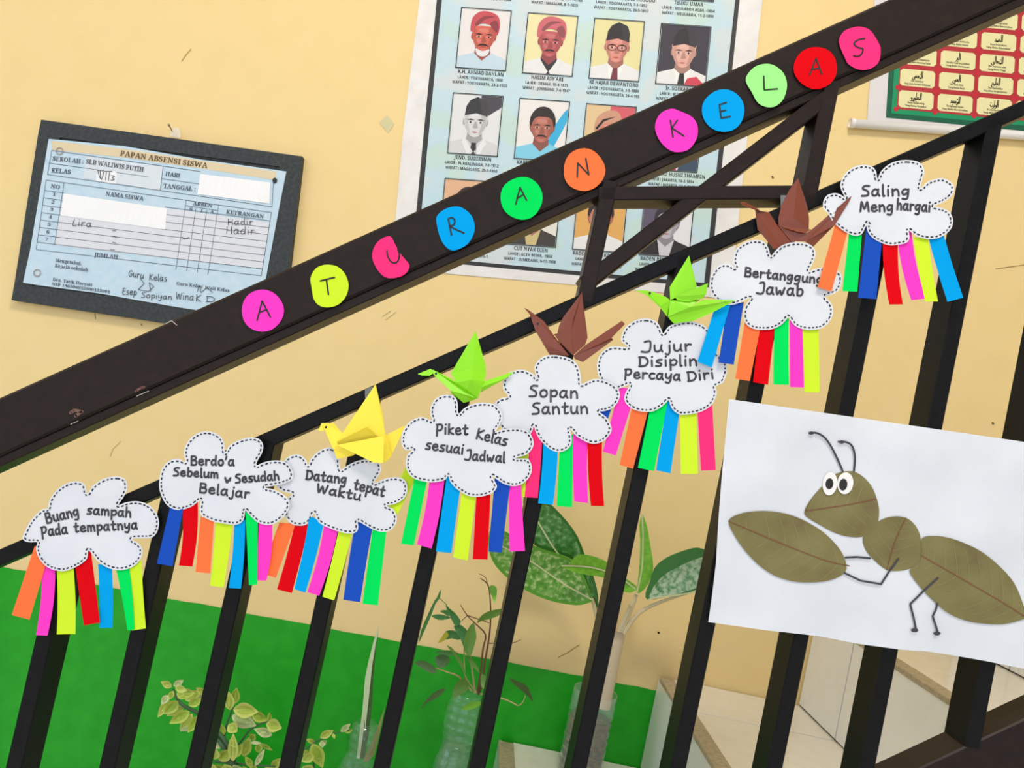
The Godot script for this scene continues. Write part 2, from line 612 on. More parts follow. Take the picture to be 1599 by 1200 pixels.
var rail_dir := Vector3.ZERO
func make_railing():
	var t = thing("stair_railing", "dark brown painted steel stair railing with square balusters and a braced triangle", "railing", Vector3(0.0, -0.6, ZR))
	var a := P(Vector2(0, 621), ZR)
	var b := P(Vector2(1385, 0), ZR)
	var d := (b - a).normalized()
	rail_dir = d
	var s := d.cross(Vector3(0, 0, 1)).normalized()
	if s.y < 0:
		s = -s
	var low := P(Vector2(360, 550), ZR)
	var w := absf((low - a).dot(s))
	var st := mb()
	bar(st, a - s * w / 2 - d * 0.9, a - s * w / 2 + d * 2.0, w, 0.04, 0.0022)
	build(st, "handrail", M.steel, t)
	st = mb()
	var lip := 0.0085
	bar(st, a - s * (w + lip / 2) - d * 0.9 - Vector3(0, 0, 0.003), a - s * (w + lip / 2) + d * 2.0 - Vector3(0, 0, 0.003), lip, 0.034, 0.001)
	build(st, "handrail_lip", M.steel, t)
	# lower rail
	var la := P(Vector2(0, 858), ZR)
	var lb := P(Vector2(1599, 156), ZR)
	var ld := (lb - la).normalized()
	var ls := Vector3(-ld.y, ld.x, 0)
	var lw := absf((P(Vector2(0, 884), ZR) - la).dot(ls))
	var lc := la - ls * lw / 2
	st = mb()
	bar(st, lc - ld * 0.9, lc + ld * 2.0, lw, 0.035)
	build(st, "lower_rail", M.bar, t)
	# bottom rail
	var ba := P(Vector2(1509, 1166), ZR)
	var bs := Vector3(-ld.y, ld.x, 0)
	st = mb()
	bar(st, ba - bs * 0.03 - ld * 1.6, ba - bs * 0.03 + ld * 1.2, 0.06, 0.035, 0.0015)
	build(st, "bottom_rail", M.steel, t)
	# balusters, by their front faces
	for q in [[-20, 1410, -8, 1360], [45, 1096, 45, 1096], [192, 1090, 192, 1090], [329, 1080, 329, 1080], [474, 1080, 474, 1080], [632, 1030, 632, 1030], [782, 1030, 782, 1030], [950, 980, 950, 980], [1120, 905, 1120, 905], [1280, 855, 1280, 855], [1450, 720, 1450, 720], [1546, 1030, 1546, 1030]]:
		var x: float = P(Vector2(q[0], q[1]), ZR).x
		if q[1] > 1300:
			x = P(Vector2(45, 1096), ZR).x - 0.083
		st = mb()
		bar(st, Vector3(x, line_y(ba, ld, x) - 0.005, ZR), Vector3(x, line_y(lc, ld, x), ZR), 0.0148, 0.035)
		build(st, "baluster", M.bar, t)
	for k in [1, 2, 3]:
		var x: float = P(Vector2(1546, 1030), ZR).x + 0.086 * k
		st = mb()
		bar(st, Vector3(x, line_y(ba, ld, x) - 0.005, ZR), Vector3(x, line_y(lc, ld, x), ZR), 0.0148, 0.035)
		build(st, "baluster", M.bar, t)
	# braced triangle between the handrail and the lower rail
	var up1 := P(Vector2(933, 380), ZR).x
	var up2 := P(Vector2(1283, 214), ZR).x
	for x in [up1, up2]:
		st = mb()
		bar(st, Vector3(x, line_y(lc, ld, x), ZR), Vector3(x, line_y(a - s * w, d, x), ZR), 0.0150, 0.035)
		build(st, "brace_upright", M.steel, t)
	st = mb()
	bar(st, P(Vector2(935, 302), ZR), P(Vector2(1262, 300), ZR), 0.0134, 0.035)
	build(st, "brace_bar", M.steel, t)
	st = mb()
	bar(st, P(Vector2(912, 444), ZR - 0.0004), P(Vector2(1292, 151), ZR - 0.0004), 0.0150, 0.034)
	build(st, "brace_bar", M.steel, t)
	# chipped paint and rust on the handrail
	var marks := [[[110, 645, 116, 641, 128, 643, 118, 650], 5.0], [[212, 611, 220, 606, 225, 605], 4.0], [[110, 663, 122, 658], 1.2], [[213, 619, 232, 611], 1.2], [[258, 506, 268, 501, 276, 508], 1.2]]
	for q in marks:
		st = mb()
		stroke(st, px([0, 0], 1.0, q[0]), q[1], flat_z(ZR + 0.0004))
		build(st, "chip_mark", M.rust if q[1] > 2 else mat(c8(190, 180, 165), 0.6), t)

# ---------------------------------------------------------------- letter discs on the handrail
func make_discs():
	var za := ZR + 0.0009
	var A := [370, 340]
	var R := [670, 220]
	var K := [1010, 30]
	var D := [
		["magenta paper disc lettered A, lowest on the handrail", "pink", A, 5.33, ellipse(Vector2(410, 485.4), 33, 33, 0, 28, 0.012), [[210, 695, 168, 855], [210, 695, 278, 828], [188, 790, 248, 765]]],
		["lime yellow paper disc lettered T on the handrail", "yellow", A, 5.33, [765, 392, 840, 410, 900, 470, 930, 560, 910, 650, 850, 720, 770, 747, 690, 735, 640, 680, 620, 580, 612, 500, 650, 430, 700, 400], [[695, 527, 812, 498], [745, 520, 762, 640]]],
		["hot pink paper disc with a straight cut side, lettered U, on the handrail", "rose", A, 5.33, [1275, 155, 1320, 230, 1360, 300, 1410, 360, 1437, 405, 1400, 470, 1320, 502, 1230, 495, 1160, 420, 1125, 330, 1140, 250, 1190, 185], [[1248, 275, 1255, 320, 1280, 365, 1310, 378, 1340, 360, 1352, 310, 1338, 260]]],
		["blue paper disc lettered R on the handrail", "sky", R, 5.33, [210, 547, 280, 560, 350, 620, 380, 700, 370, 780, 320, 860, 240, 905, 180, 910, 120, 860, 80, 770, 60, 670, 70, 620, 130, 570], [[160, 650, 187, 785], [160, 650, 190, 640, 215, 665, 205, 700, 180, 715, 290, 768]]],
		["bright green paper disc lettered A on the handrail", "lime", R, 5.33, ellipse(Vector2(814.5, 309.7), 33, 33.5, 0, 28, 0.015), [[757, 388, 722, 528], [757, 388, 812, 495], [735, 480, 780, 450]]],
		["orange paper disc lettered N on the handrail", "orange", R, 5.33, ellipse(Vector2(912, 265.3), 32.5, 33.5, 0, 28, 0.02), [[1233, 303, 1238, 185, 1330, 283, 1305, 148]]],
		["magenta paper disc lettered K on the handrail", "pink", K, 4.208, [160, 588, 220, 605, 300, 645, 335, 710, 325, 790, 270, 860, 180, 873, 110, 830, 65, 760, 55, 690, 90, 620], [[155, 665, 172, 775], [200, 665, 165, 715], [165, 715, 245, 768]]],
		["blue paper disc lettered E on the handrail", "sky", K, 4.208, ellipse(Vector2(1129.5, 172.8), 33.3, 33.3, 0, 28, 0.012), [[522, 548, 478, 562, 488, 650, 548, 640], [480, 608, 520, 598]]],
		["pale mint green paper disc lettered L on the handrail", "mint", K, 4.208, [760, 295, 830, 300, 895, 350, 922, 430, 900, 520, 850, 570, 790, 578, 730, 550, 690, 480, 655, 420, 655, 375, 700, 320], [[768, 375, 772, 465, 860, 458]]],
		["red paper disc lettered A on the handrail", "red", K, 4.208, ellipse(Vector2(1273.6, 106.0), 34, 33, 0, 28, 0.012), [[1112, 258, 1070, 365], [1112, 258, 1150, 360], [1082, 330, 1135, 322]]],
		["hot pink paper disc lettered S, highest on the handrail", "rose", K, 4.208, [1410, 50, 1470, 75, 1520, 150, 1537, 200, 1525, 280, 1470, 325, 1400, 332, 1330, 300, 1300, 250, 1262, 150, 1290, 85, 1350, 55], [[1432, 127, 1390, 135, 1362, 160, 1385, 185, 1420, 195, 1410, 230, 1385, 245, 1360, 240]]],
	]
	for q in D:
		var o: PackedVector2Array = q[4] if q[4] is PackedVector2Array else smooth(px(q[2], q[3], q[4]), 3)
		var c := Vector2.ZERO
		for p in o:
			c += p / o.size()
		var t = thing("letter_disc", q[0], "paper disc", P(c, za), "letter discs on the handrail")
		var k: float = c.x * 0.13
		var zf := wave(za + 0.0006, 0.0004, k)
		var st := mb()
		sheet(st, o, zf, 9.0)
		build(st, "disc", M[q[1]], t)
		st = mb()
		var zt := wave(za + 0.0009, 0.0004, k)
		for l in q[5]:
			var pts := px(q[2], q[3], l)
			stroke(st, smooth(pts, 4, false) if pts.size() > 5 else pts, 2.5, zt)
		build(st, "letter", M.black, t)

# ---------------------------------------------------------------- paper clouds with strips
# strip: colour, four corners (top left, top right, bottom right, bottom left) and its sideways bow, all in zoom pixels
func make_cloud(label, o, s, outline, z, words, so, strips, k, pen := 3.2):
	var poly := smooth(px(o, s, outline), 3)
	var c := Vector2.ZERO
	for p in poly:
		c += p / poly.size()
	var t = thing("paper_cloud", label, "paper cloud", P(c, ZR + z), "paper clouds along the lower rail")
	var zf := wave(ZR + z, 0.0005, k)
	var st := mb()
	st.set_smooth_group(1)
	sheet(st, poly, zf, 11.0)
	build(st, "cloud", M.paper, t)
	# dashed pen line inside the edge
	st = mb()
	rng.seed = int(k * 100) + 7
	var zd := wave(ZR + z + 0.0003, 0.0005, k)
	for ins in Geometry2D.offset_polygon(poly, -3.4, Geometry2D.JOIN_ROUND):
		if ins.size() < 12:
			continue
		var acc := 0.0
		var next := rng.randf_range(2.0, 4.2)
		var on := true
		var cur := PackedVector2Array([ins[0]])
		for i in ins.size():
			var a: Vector2 = ins[i]
			var b: Vector2 = ins[(i + 1) % ins.size()]
			var l := a.distance_to(b)
			var u := 0.0
			while acc + (l - u) >= next:
				u += next - acc
				acc = 0.0
				var p := a.lerp(b, u / maxf(l, 0.0001))
				if on:
					cur.append(p)
					stroke(st, cur, 2.3, zd)
				cur = PackedVector2Array([p])
				on = not on
				next = rng.randf_range(0.8, 2.8) if on else rng.randf_range(4.4, 5.4)
			acc += l - u
			if on:
				cur.append(b)
	build(st, "dashed_outline", M.dash, t)
	st = mb()
	for w in words:
		hand(st, o, s, w[0], w[1], w[2], w[3], w[4], w[5], pen, zd)
	build(st, "lettering", M.ink, t)
	var n := 0
	for q in strips:
		n += 1
		var e := px(so, 6.6625, q.slice(1, 9))
		var bow: float = (q[9] if q.size() > 9 else 0.0) / 6.6625
		var zs: float = ZR + (q[10] if q.size() > 10 else z - 0.0008 - 0.0003 * (n % 3))
		var curl: float = 0.0006 + 0.0014 * absf(sin(k * 3.0 + n * 1.9))
		st = mb()
		st.set_smooth_group(1)
		var m := 10
		for i in m:
			var f := []
			for j in [i, i + 1]:
				var v := float(j) / m
				var off := Vector2(bow * sin(PI * v), 0)
				f.append(P(e[0].lerp(e[3], v) + off, zs + curl * v * v))
				f.append(P(e[1].lerp(e[2], v) + off, zs + curl * v * v + 0.0004 * sin(v * 4.0 + n)))
			quad(st, f[0], f[1], f[3], f[2])
		build(st, "paper_strip", M[q[0]], t, {"orange": "orange", "pink": "magenta", "rose": "hot pink", "yellow": "lime yellow", "red": "red", "sky": "sky blue", "lime": "bright green", "navy": "dark blue"}[q[0]] + " paper strip")

func make_clouds():
	make_cloud("white paper cloud reading Buang sampah pada tempatnya, lowest on the rail", [0, 720], 4.997,
		[175, 600, 190, 560, 230, 480, 280, 420, 330, 378, 372, 370, 385, 310, 430, 240, 500, 185, 570, 162, 630, 165, 665, 195, 680, 255, 720, 200, 780, 155, 850, 127, 920, 122, 970, 140, 992, 180, 990, 230, 960, 290, 925, 345, 980, 325, 1050, 315, 1120, 325, 1180, 360, 1220, 410, 1240, 470, 1235, 530, 1210, 580, 1170, 603, 1090, 605, 1030, 612, 1080, 645, 1110, 690, 1108, 740, 1080, 790, 1030, 830, 960, 852, 890, 850, 820, 825, 760, 780, 720, 730, 690, 700, 680, 760, 640, 800, 580, 835, 500, 862, 430, 855, 370, 830, 320, 785, 290, 730, 280, 680, 290, 637, 240, 637, 195, 628],
		0.004, [["Buang", 365, 488, 618, 428, 50], ["sampah", 680, 415, 1020, 440, 44], ["Pada", 328, 592, 525, 568, 50], ["tempatnya", 580, 558, 1070, 532, 46]], [0, 840],
		[["orange", 360, 90, 530, 100, 308, 855, 122, 805], ["pink", 430, 250, 575, 300, 495, 1020, 375, 1015, 24], ["yellow", 590, 320, 765, 300, 785, 1005, 590, 1008, 10], ["red", 760, 140, 945, 120, 1040, 885, 872, 915], ["sky", 1020, 275, 1165, 300, 1170, 940, 1035, 940, 8], ["lime", 1205, 320, 1345, 310, 1400, 960, 1325, 965, 8], ["yellow", 1335, 320, 1470, 230, 1518, 945, 1370, 968, -4]], 1.0)
	make_cloud("white paper cloud reading Berdo'a sebelum & sesudah belajar", [230, 660], 4.997,
		[95, 440, 110, 370, 150, 315, 200, 288, 260, 290, 298, 306, 285, 240, 300, 180, 340, 120, 400, 82, 460, 68, 520, 80, 570, 110, 600, 160, 607, 235, 640, 180, 700, 145, 770, 122, 830, 118, 880, 135, 905, 180, 895, 240, 865, 290, 852, 335, 900, 315, 960, 300, 1030, 298, 1090, 315, 1125, 360, 1140, 410, 1125, 450, 1060, 480, 990, 495, 920, 507, 990, 525, 1060, 560, 1105, 610, 1110, 660, 1085, 710, 1040, 760, 980, 795, 920, 800, 860, 780, 820, 745, 780, 705, 765, 690, 755, 750, 730, 785, 680, 800, 600, 790, 520, 775, 450, 745, 415, 715, 408, 670, 415, 610, 395, 620, 350, 655, 300, 675, 250, 685, 190, 672, 140, 630, 105, 560, 92, 500],
		0.0085, [["Berdo'a", 340, 332, 675, 338, 44], ["Sebelum", 205, 415, 550, 434, 40], ["&", 605, 472, 655, 470, 40], ["Sesudah", 690, 472, 1028, 448, 42], ["Belajar", 405, 545, 792, 592, 46]], [230, 770],
		[["navy", 235, 150, 375, 160, 262, 765, 100, 735], ["red", 365, 160, 525, 90, 470, 768, 328, 757, 22], ["orange", 555, 245, 695, 300, 655, 840, 502, 823], ["yellow", 715, 300, 890, 320, 795, 985, 652, 968, 4], ["sky", 905, 320, 1020, 280, 975, 998, 848, 990, 10], ["lime", 1020, 195, 1150, 290, 1145, 955, 1058, 960], ["pink", 1160, 305, 1300, 320, 1240, 915, 1085, 910, 20]], 2.0)
	make_cloud("white paper cloud reading Datang tepat waktu", [420, 690], 6.6625,
		[150, 215, 190, 165, 240, 140, 300, 132, 350, 155, 390, 200, 408, 240, 430, 190, 480, 130, 550, 80, 620, 62, 680, 75, 725, 130, 735, 200, 745, 290, 790, 265, 850, 230, 940, 195, 1040, 185, 1120, 200, 1160, 240, 1165, 300, 1130, 370, 1095, 430, 1150, 410, 1230, 380, 1310, 370, 1390, 385, 1430, 430, 1440, 500, 1420, 570, 1370, 620, 1290, 655, 1220, 667, 1290, 700, 1325, 760, 1330, 820, 1300, 890, 1240, 935, 1160, 940, 1070, 910, 990, 865, 925, 830, 930, 880, 920, 930, 880, 955, 800, 955, 720, 935, 640, 905, 560, 870, 500, 820, 470, 745, 450, 790, 420, 840, 370, 870, 310, 875, 240, 860, 180, 800, 160, 740, 170, 640, 190, 590, 238, 545, 140, 520, 90, 480, 60, 430, 70, 350, 110, 270],
		0.0052, [["Datang", 385, 392, 800, 440, 62], ["Waktu", 495, 527, 945, 612, 58], ["tepat", 878, 492, 1190, 572, 66]], [410, 770],
		[["orange", 175, 310, 345, 320, 138, 885, -20, 840], ["red", 335, 330, 485, 320, 305, 1045, 150, 1005, 5], ["sky", 490, 220, 635, 335, 445, 1040, 330, 1003, 10], ["pink", 640, 340, 785, 380, 590, 1072, 465, 1035, 18], ["yellow", 790, 400, 935, 410, 745, 1120, 622, 1082, 5], ["navy", 965, 300, 1150, 330, 1015, 1138, 840, 1115, -4], ["lime", 1145, 375, 1290, 390, 1200, 1172, 1040, 1155]], 3.0, 3.4)
	make_cloud("white paper cloud reading Piket kelas sesuai jadwal", [610, 610], 6.6625,
		[110, 520, 120, 440, 165, 360, 220, 310, 290, 280, 350, 280, 430, 312, 412, 250, 415, 180, 445, 110, 500, 62, 560, 45, 630, 48, 680, 80, 698, 140, 705, 240, 760, 190, 830, 150, 910, 130, 1000, 128, 1080, 145, 1130, 190, 1160, 250, 1158, 310, 1120, 380, 1090, 430, 1160, 405, 1250, 395, 1340, 395, 1420, 420, 1470, 480, 1488, 550, 1470, 610, 1420, 665, 1350, 690, 1295, 708, 1370, 708, 1430, 715, 1460, 760, 1470, 820, 1450, 890, 1400, 950, 1330, 990, 1250, 995, 1170, 970, 1110, 930, 1060, 895, 1080, 940, 1105, 990, 1095, 1030, 1050, 1070, 970, 1100, 880, 1108, 800, 1095, 730, 1055, 670, 1010, 620, 950, 598, 890, 570, 930, 500, 950, 420, 957, 330, 945, 250, 920, 190, 870, 160, 800, 160, 720, 180, 660, 228, 617, 170, 625, 125, 590],
		0.009, [["Piket", 475, 450, 800, 462, 66], ["Kelas", 890, 500, 1200, 576, 66], ["sesuai", 365, 610, 750, 664, 64], ["Jadwal", 770, 722, 1185, 750, 64]], [600, 710],
		[["yellow", 230, 120, 330, 250, 120, 660, -20, 600, 0, 0.0022], ["lime", 315, 250, 445, 280, 308, 948, 175, 932], ["pink", 470, 280, 625, 275, 492, 980, 340, 938, 15], ["sky", 650, 230, 805, 250, 698, 1030, 537, 1010], ["yellow", 808, 400, 955, 430, 868, 1105, 717, 1070], ["red", 958, 430, 1105, 415, 1075, 1095, 920, 1090], ["navy", 1150, 250, 1315, 280, 1220, 1025, 1085, 1010], ["pink", 1300, 330, 1425, 315, 1465, 1005, 1305, 1010, -4]], 4.0, 3.2)
	make_cloud("white paper cloud reading Sopan santun", [760, 540], 6.6625,
		[165, 420, 175, 350, 220, 290, 290, 258, 370, 250, 440, 270, 500, 310, 520, 340, 500, 270, 500, 210, 540, 150, 600, 110, 680, 97, 770, 105, 860, 130, 930, 180, 965, 250, 980, 330, 985, 400, 1050, 370, 1130, 345, 1210, 355, 1290, 385, 1350, 430, 1385, 490, 1380, 550, 1350, 610, 1290, 660, 1220, 682, 1175, 690, 1240, 740, 1285, 810, 1300, 880, 1270, 940, 1220, 990, 1150, 1018, 1080, 1018, 1000, 985, 930, 940, 890, 890, 865, 870, 880, 930, 885, 1000, 860, 1060, 800, 1100, 730, 1108, 660, 1080, 590, 1020, 540, 960, 505, 890, 490, 840, 470, 900, 430, 950, 360, 950, 260, 920, 160, 870, 100, 760, 70, 660, 90, 590, 140, 550, 225, 525, 185, 480],
		0.006, [["Sopan", 445, 528, 945, 548, 74], ["Santun", 475, 712, 1050, 705, 74]], [790, 620],
		[["yellow", 100, 560, 235, 560, 195, 1040, 60, 1040, 0, 0.0044], ["rose", 260, 300, 385, 300, 332, 1052, 190, 1045, 6], ["sky", 390, 480, 540, 550, 490, 1125, 335, 1108, 8], ["lime", 560, 530, 700, 380, 690, 1150, 528, 1140], ["pink", 700, 385, 850, 460, 855, 1108, 710, 1088, -8], ["red", 848, 470, 1000, 460, 1022, 1140, 885, 1137, -10], ["navy", 970, 120, 1100, 120, 1062, 225, 960, 225]], 5.0, 3.2)
	make_cloud("white paper cloud reading Jujur disiplin percaya diri", [920, 490], 6.6625,
		[80, 560, 85, 500, 110, 430, 160, 375, 220, 345, 290, 340, 402, 347, 335, 290, 340, 220, 365, 160, 420, 105, 490, 65, 570, 50, 650, 60, 710, 95, 745, 150, 770, 205, 810, 150, 860, 115, 940, 90, 1030, 78, 1110, 90, 1190, 120, 1260, 190, 1310, 280, 1335, 370, 1340, 420, 1400, 470, 1432, 530, 1437, 600, 1420, 660, 1390, 720, 1318, 760, 1330, 820, 1310, 890, 1270, 955, 1200, 1005, 1120, 1035, 1030, 1050, 950, 1052, 890, 1020, 850, 970, 825, 900, 800, 930, 740, 980, 670, 1015, 590, 1025, 500, 1010, 430, 980, 380, 930, 365, 880, 380, 820, 420, 740, 340, 772, 280, 785, 200, 760, 130, 700, 95, 640],
		0.004, [["Jujur", 545, 402, 1062, 384, 68], ["Disiplin", 520, 550, 1120, 540, 66], ["Percaya", 370, 668, 945, 696, 62], ["Diri", 1030, 704, 1295, 674, 64]], [930, 590],
		[["pink", 250, 100, 425, 120, 210, 812, 75, 770], ["orange", 375, 320, 545, 350, 390, 948, 250, 910], ["lime", 580, 260, 755, 225, 610, 972, 440, 940], ["sky", 745, 230, 890, 250, 780, 997, 630, 965], ["yellow", 878, 380, 1050, 370, 1065, 1003, 887, 1003], ["rose", 1060, 360, 1215, 285, 1250, 962, 1097, 970]], 6.0, 3.2)
	make_cloud("white paper cloud reading Bertanggung jawab", [1090, 360], 6.6625,
		[120, 560, 130, 490, 165, 420, 220, 365, 290, 345, 350, 365, 385, 387, 365, 330, 375, 250, 400, 190, 460, 140, 540, 105, 630, 100, 690, 120, 730, 180, 757, 262, 790, 230, 850, 170, 930, 135, 1020, 122, 1120, 130, 1190, 165, 1222, 220, 1215, 290, 1180, 370, 1160, 420, 1230, 395, 1310, 385, 1400, 395, 1470, 430, 1500, 490, 1490, 570, 1460, 630, 1400, 665, 1328, 690, 1380, 750, 1405, 820, 1395, 900, 1350, 970, 1280, 1020, 1190, 1035, 1100, 1030, 1020, 1000, 970, 950, 940, 905, 900, 950, 840, 1000, 760, 1030, 670, 1035, 580, 1025, 510, 985, 475, 920, 470, 850, 490, 780, 542, 708, 480, 730, 400, 765, 320, 775, 240, 750, 170, 700, 130, 630],
		0.0076, [["Bertanggung", 485, 476, 1290, 556, 58], ["Jawab", 610, 658, 1088, 682, 72]], [1070, 450],
		[["sky", 315, 180, 470, 170, 275, 828, 128, 768], ["navy", 435, 180, 610, 145, 505, 798, 348, 775], ["orange", 620, 350, 780, 420, 672, 968, 520, 945], ["red", 770, 425, 930, 410, 862, 1008, 705, 980], ["lime", 935, 330, 1078, 315, 1080, 1008, 918, 1005, -6], ["pink", 1085, 330, 1220, 420, 1235, 1035, 1092, 1032], ["yellow", 1220, 420, 1385, 420, 1398, 1087, 1240, 1080, 3]], 7.0, 3.3)
	make_cloud("white paper cloud reading Saling menghargai, highest on the rail", [1270, 240], 6.6625,
		[100, 520, 115, 470, 150, 430, 210, 412, 270, 420, 330, 457, 300, 400, 280, 330, 300, 260, 340, 200, 400, 150, 480, 120, 560, 118, 620, 140, 655, 190, 668, 262, 700, 190, 760, 130, 830, 90, 920, 68, 1010, 68, 1090, 85, 1140, 130, 1155, 200, 1135, 270, 1115, 360, 1180, 300, 1260, 265, 1340, 255, 1410, 280, 1460, 330, 1465, 390, 1440, 440, 1380, 490, 1310, 525, 1258, 547, 1340, 565, 1410, 600, 1450, 670, 1450, 740, 1420, 800, 1360, 850, 1280, 885, 1190, 890, 1100, 870, 1030, 830, 995, 800, 1000, 860, 990, 910, 950, 935, 880, 950, 790, 955, 700, 925, 620, 880, 570, 820, 555, 750, 577, 712, 540, 770, 510, 830, 460, 855, 390, 845, 310, 800, 240, 745, 190, 690, 150, 620, 110, 580],
		0.0102, [["Saling", 505, 440, 1000, 438, 68], ["Meng", 490, 602, 830, 602, 66], ["hargai", 870, 582, 1212, 606, 66]], [1270, 330],
		[["orange", 225, 140, 375, 150, 190, 835, 45, 790], ["lime", 370, 230, 505, 235, 458, 838, 302, 832], ["navy", 555, 140, 720, 240, 655, 915, 467, 900], ["red", 722, 320, 880, 340, 932, 970, 790, 972, -18], ["pink", 870, 250, 1020, 195, 1168, 910, 1018, 927, -22], ["yellow", 1040, 270, 1195, 280, 1298, 940, 1165, 940, -8], ["sky", 1195, 270, 1355, 240, 1560, 900, 1395, 943, -6]], 8.0, 3.3)

# ---------------------------------------------------------------- folded birds
# face: part name, then corners as x, y (zoom pixels) and height above the rail in millimetres
func make_bird(label, o, s, m: StandardMaterial3D, faces, eye, centre):
	var t = thing("origami_bird", label, "origami bird", P(px(o, s, centre)[0], ZR), "folded paper birds on the lower rail")
	var parts := {}
	for f in faces:
		if not parts.has(f[0]):
			parts[f[0]] = []
		parts[f[0]].append(f)
	for n in parts:
		var st := mb()
		st.set_smooth_group(-1)
		for f in parts[n]:
			var pts := []
			for i in range(1, f.size(), 3):
				pts.append(P(Vector2(o[0] + f[i] / s, o[1] + f[i + 1] / s), ZR + f[i + 2] * 0.001))
			for i in range(1, pts.size() - 1):
				tri(st, pts[0], pts[i], pts[i + 1])
		build(st, n, m, t)
	var e := mb()
	sheet(e, ellipse(px(o, s, eye.slice(0, 2))[0], 1.7, 2.2, 0.3, 10), flat_z(ZR + eye[2] * 0.001))
	build(e, "eye", M.black, t)
	return t

func bit_of_tape(pts, z, label):
	var t = thing("clear_tape", label, "tape", P(Vector2(pts[0], pts[1]), ZR + z), "bits of clear tape")
	var st := mb()
	sheet(st, px([0, 0], 1.0, pts), flat_z(ZR + z))
	build(st, "tape", M.tape, t)

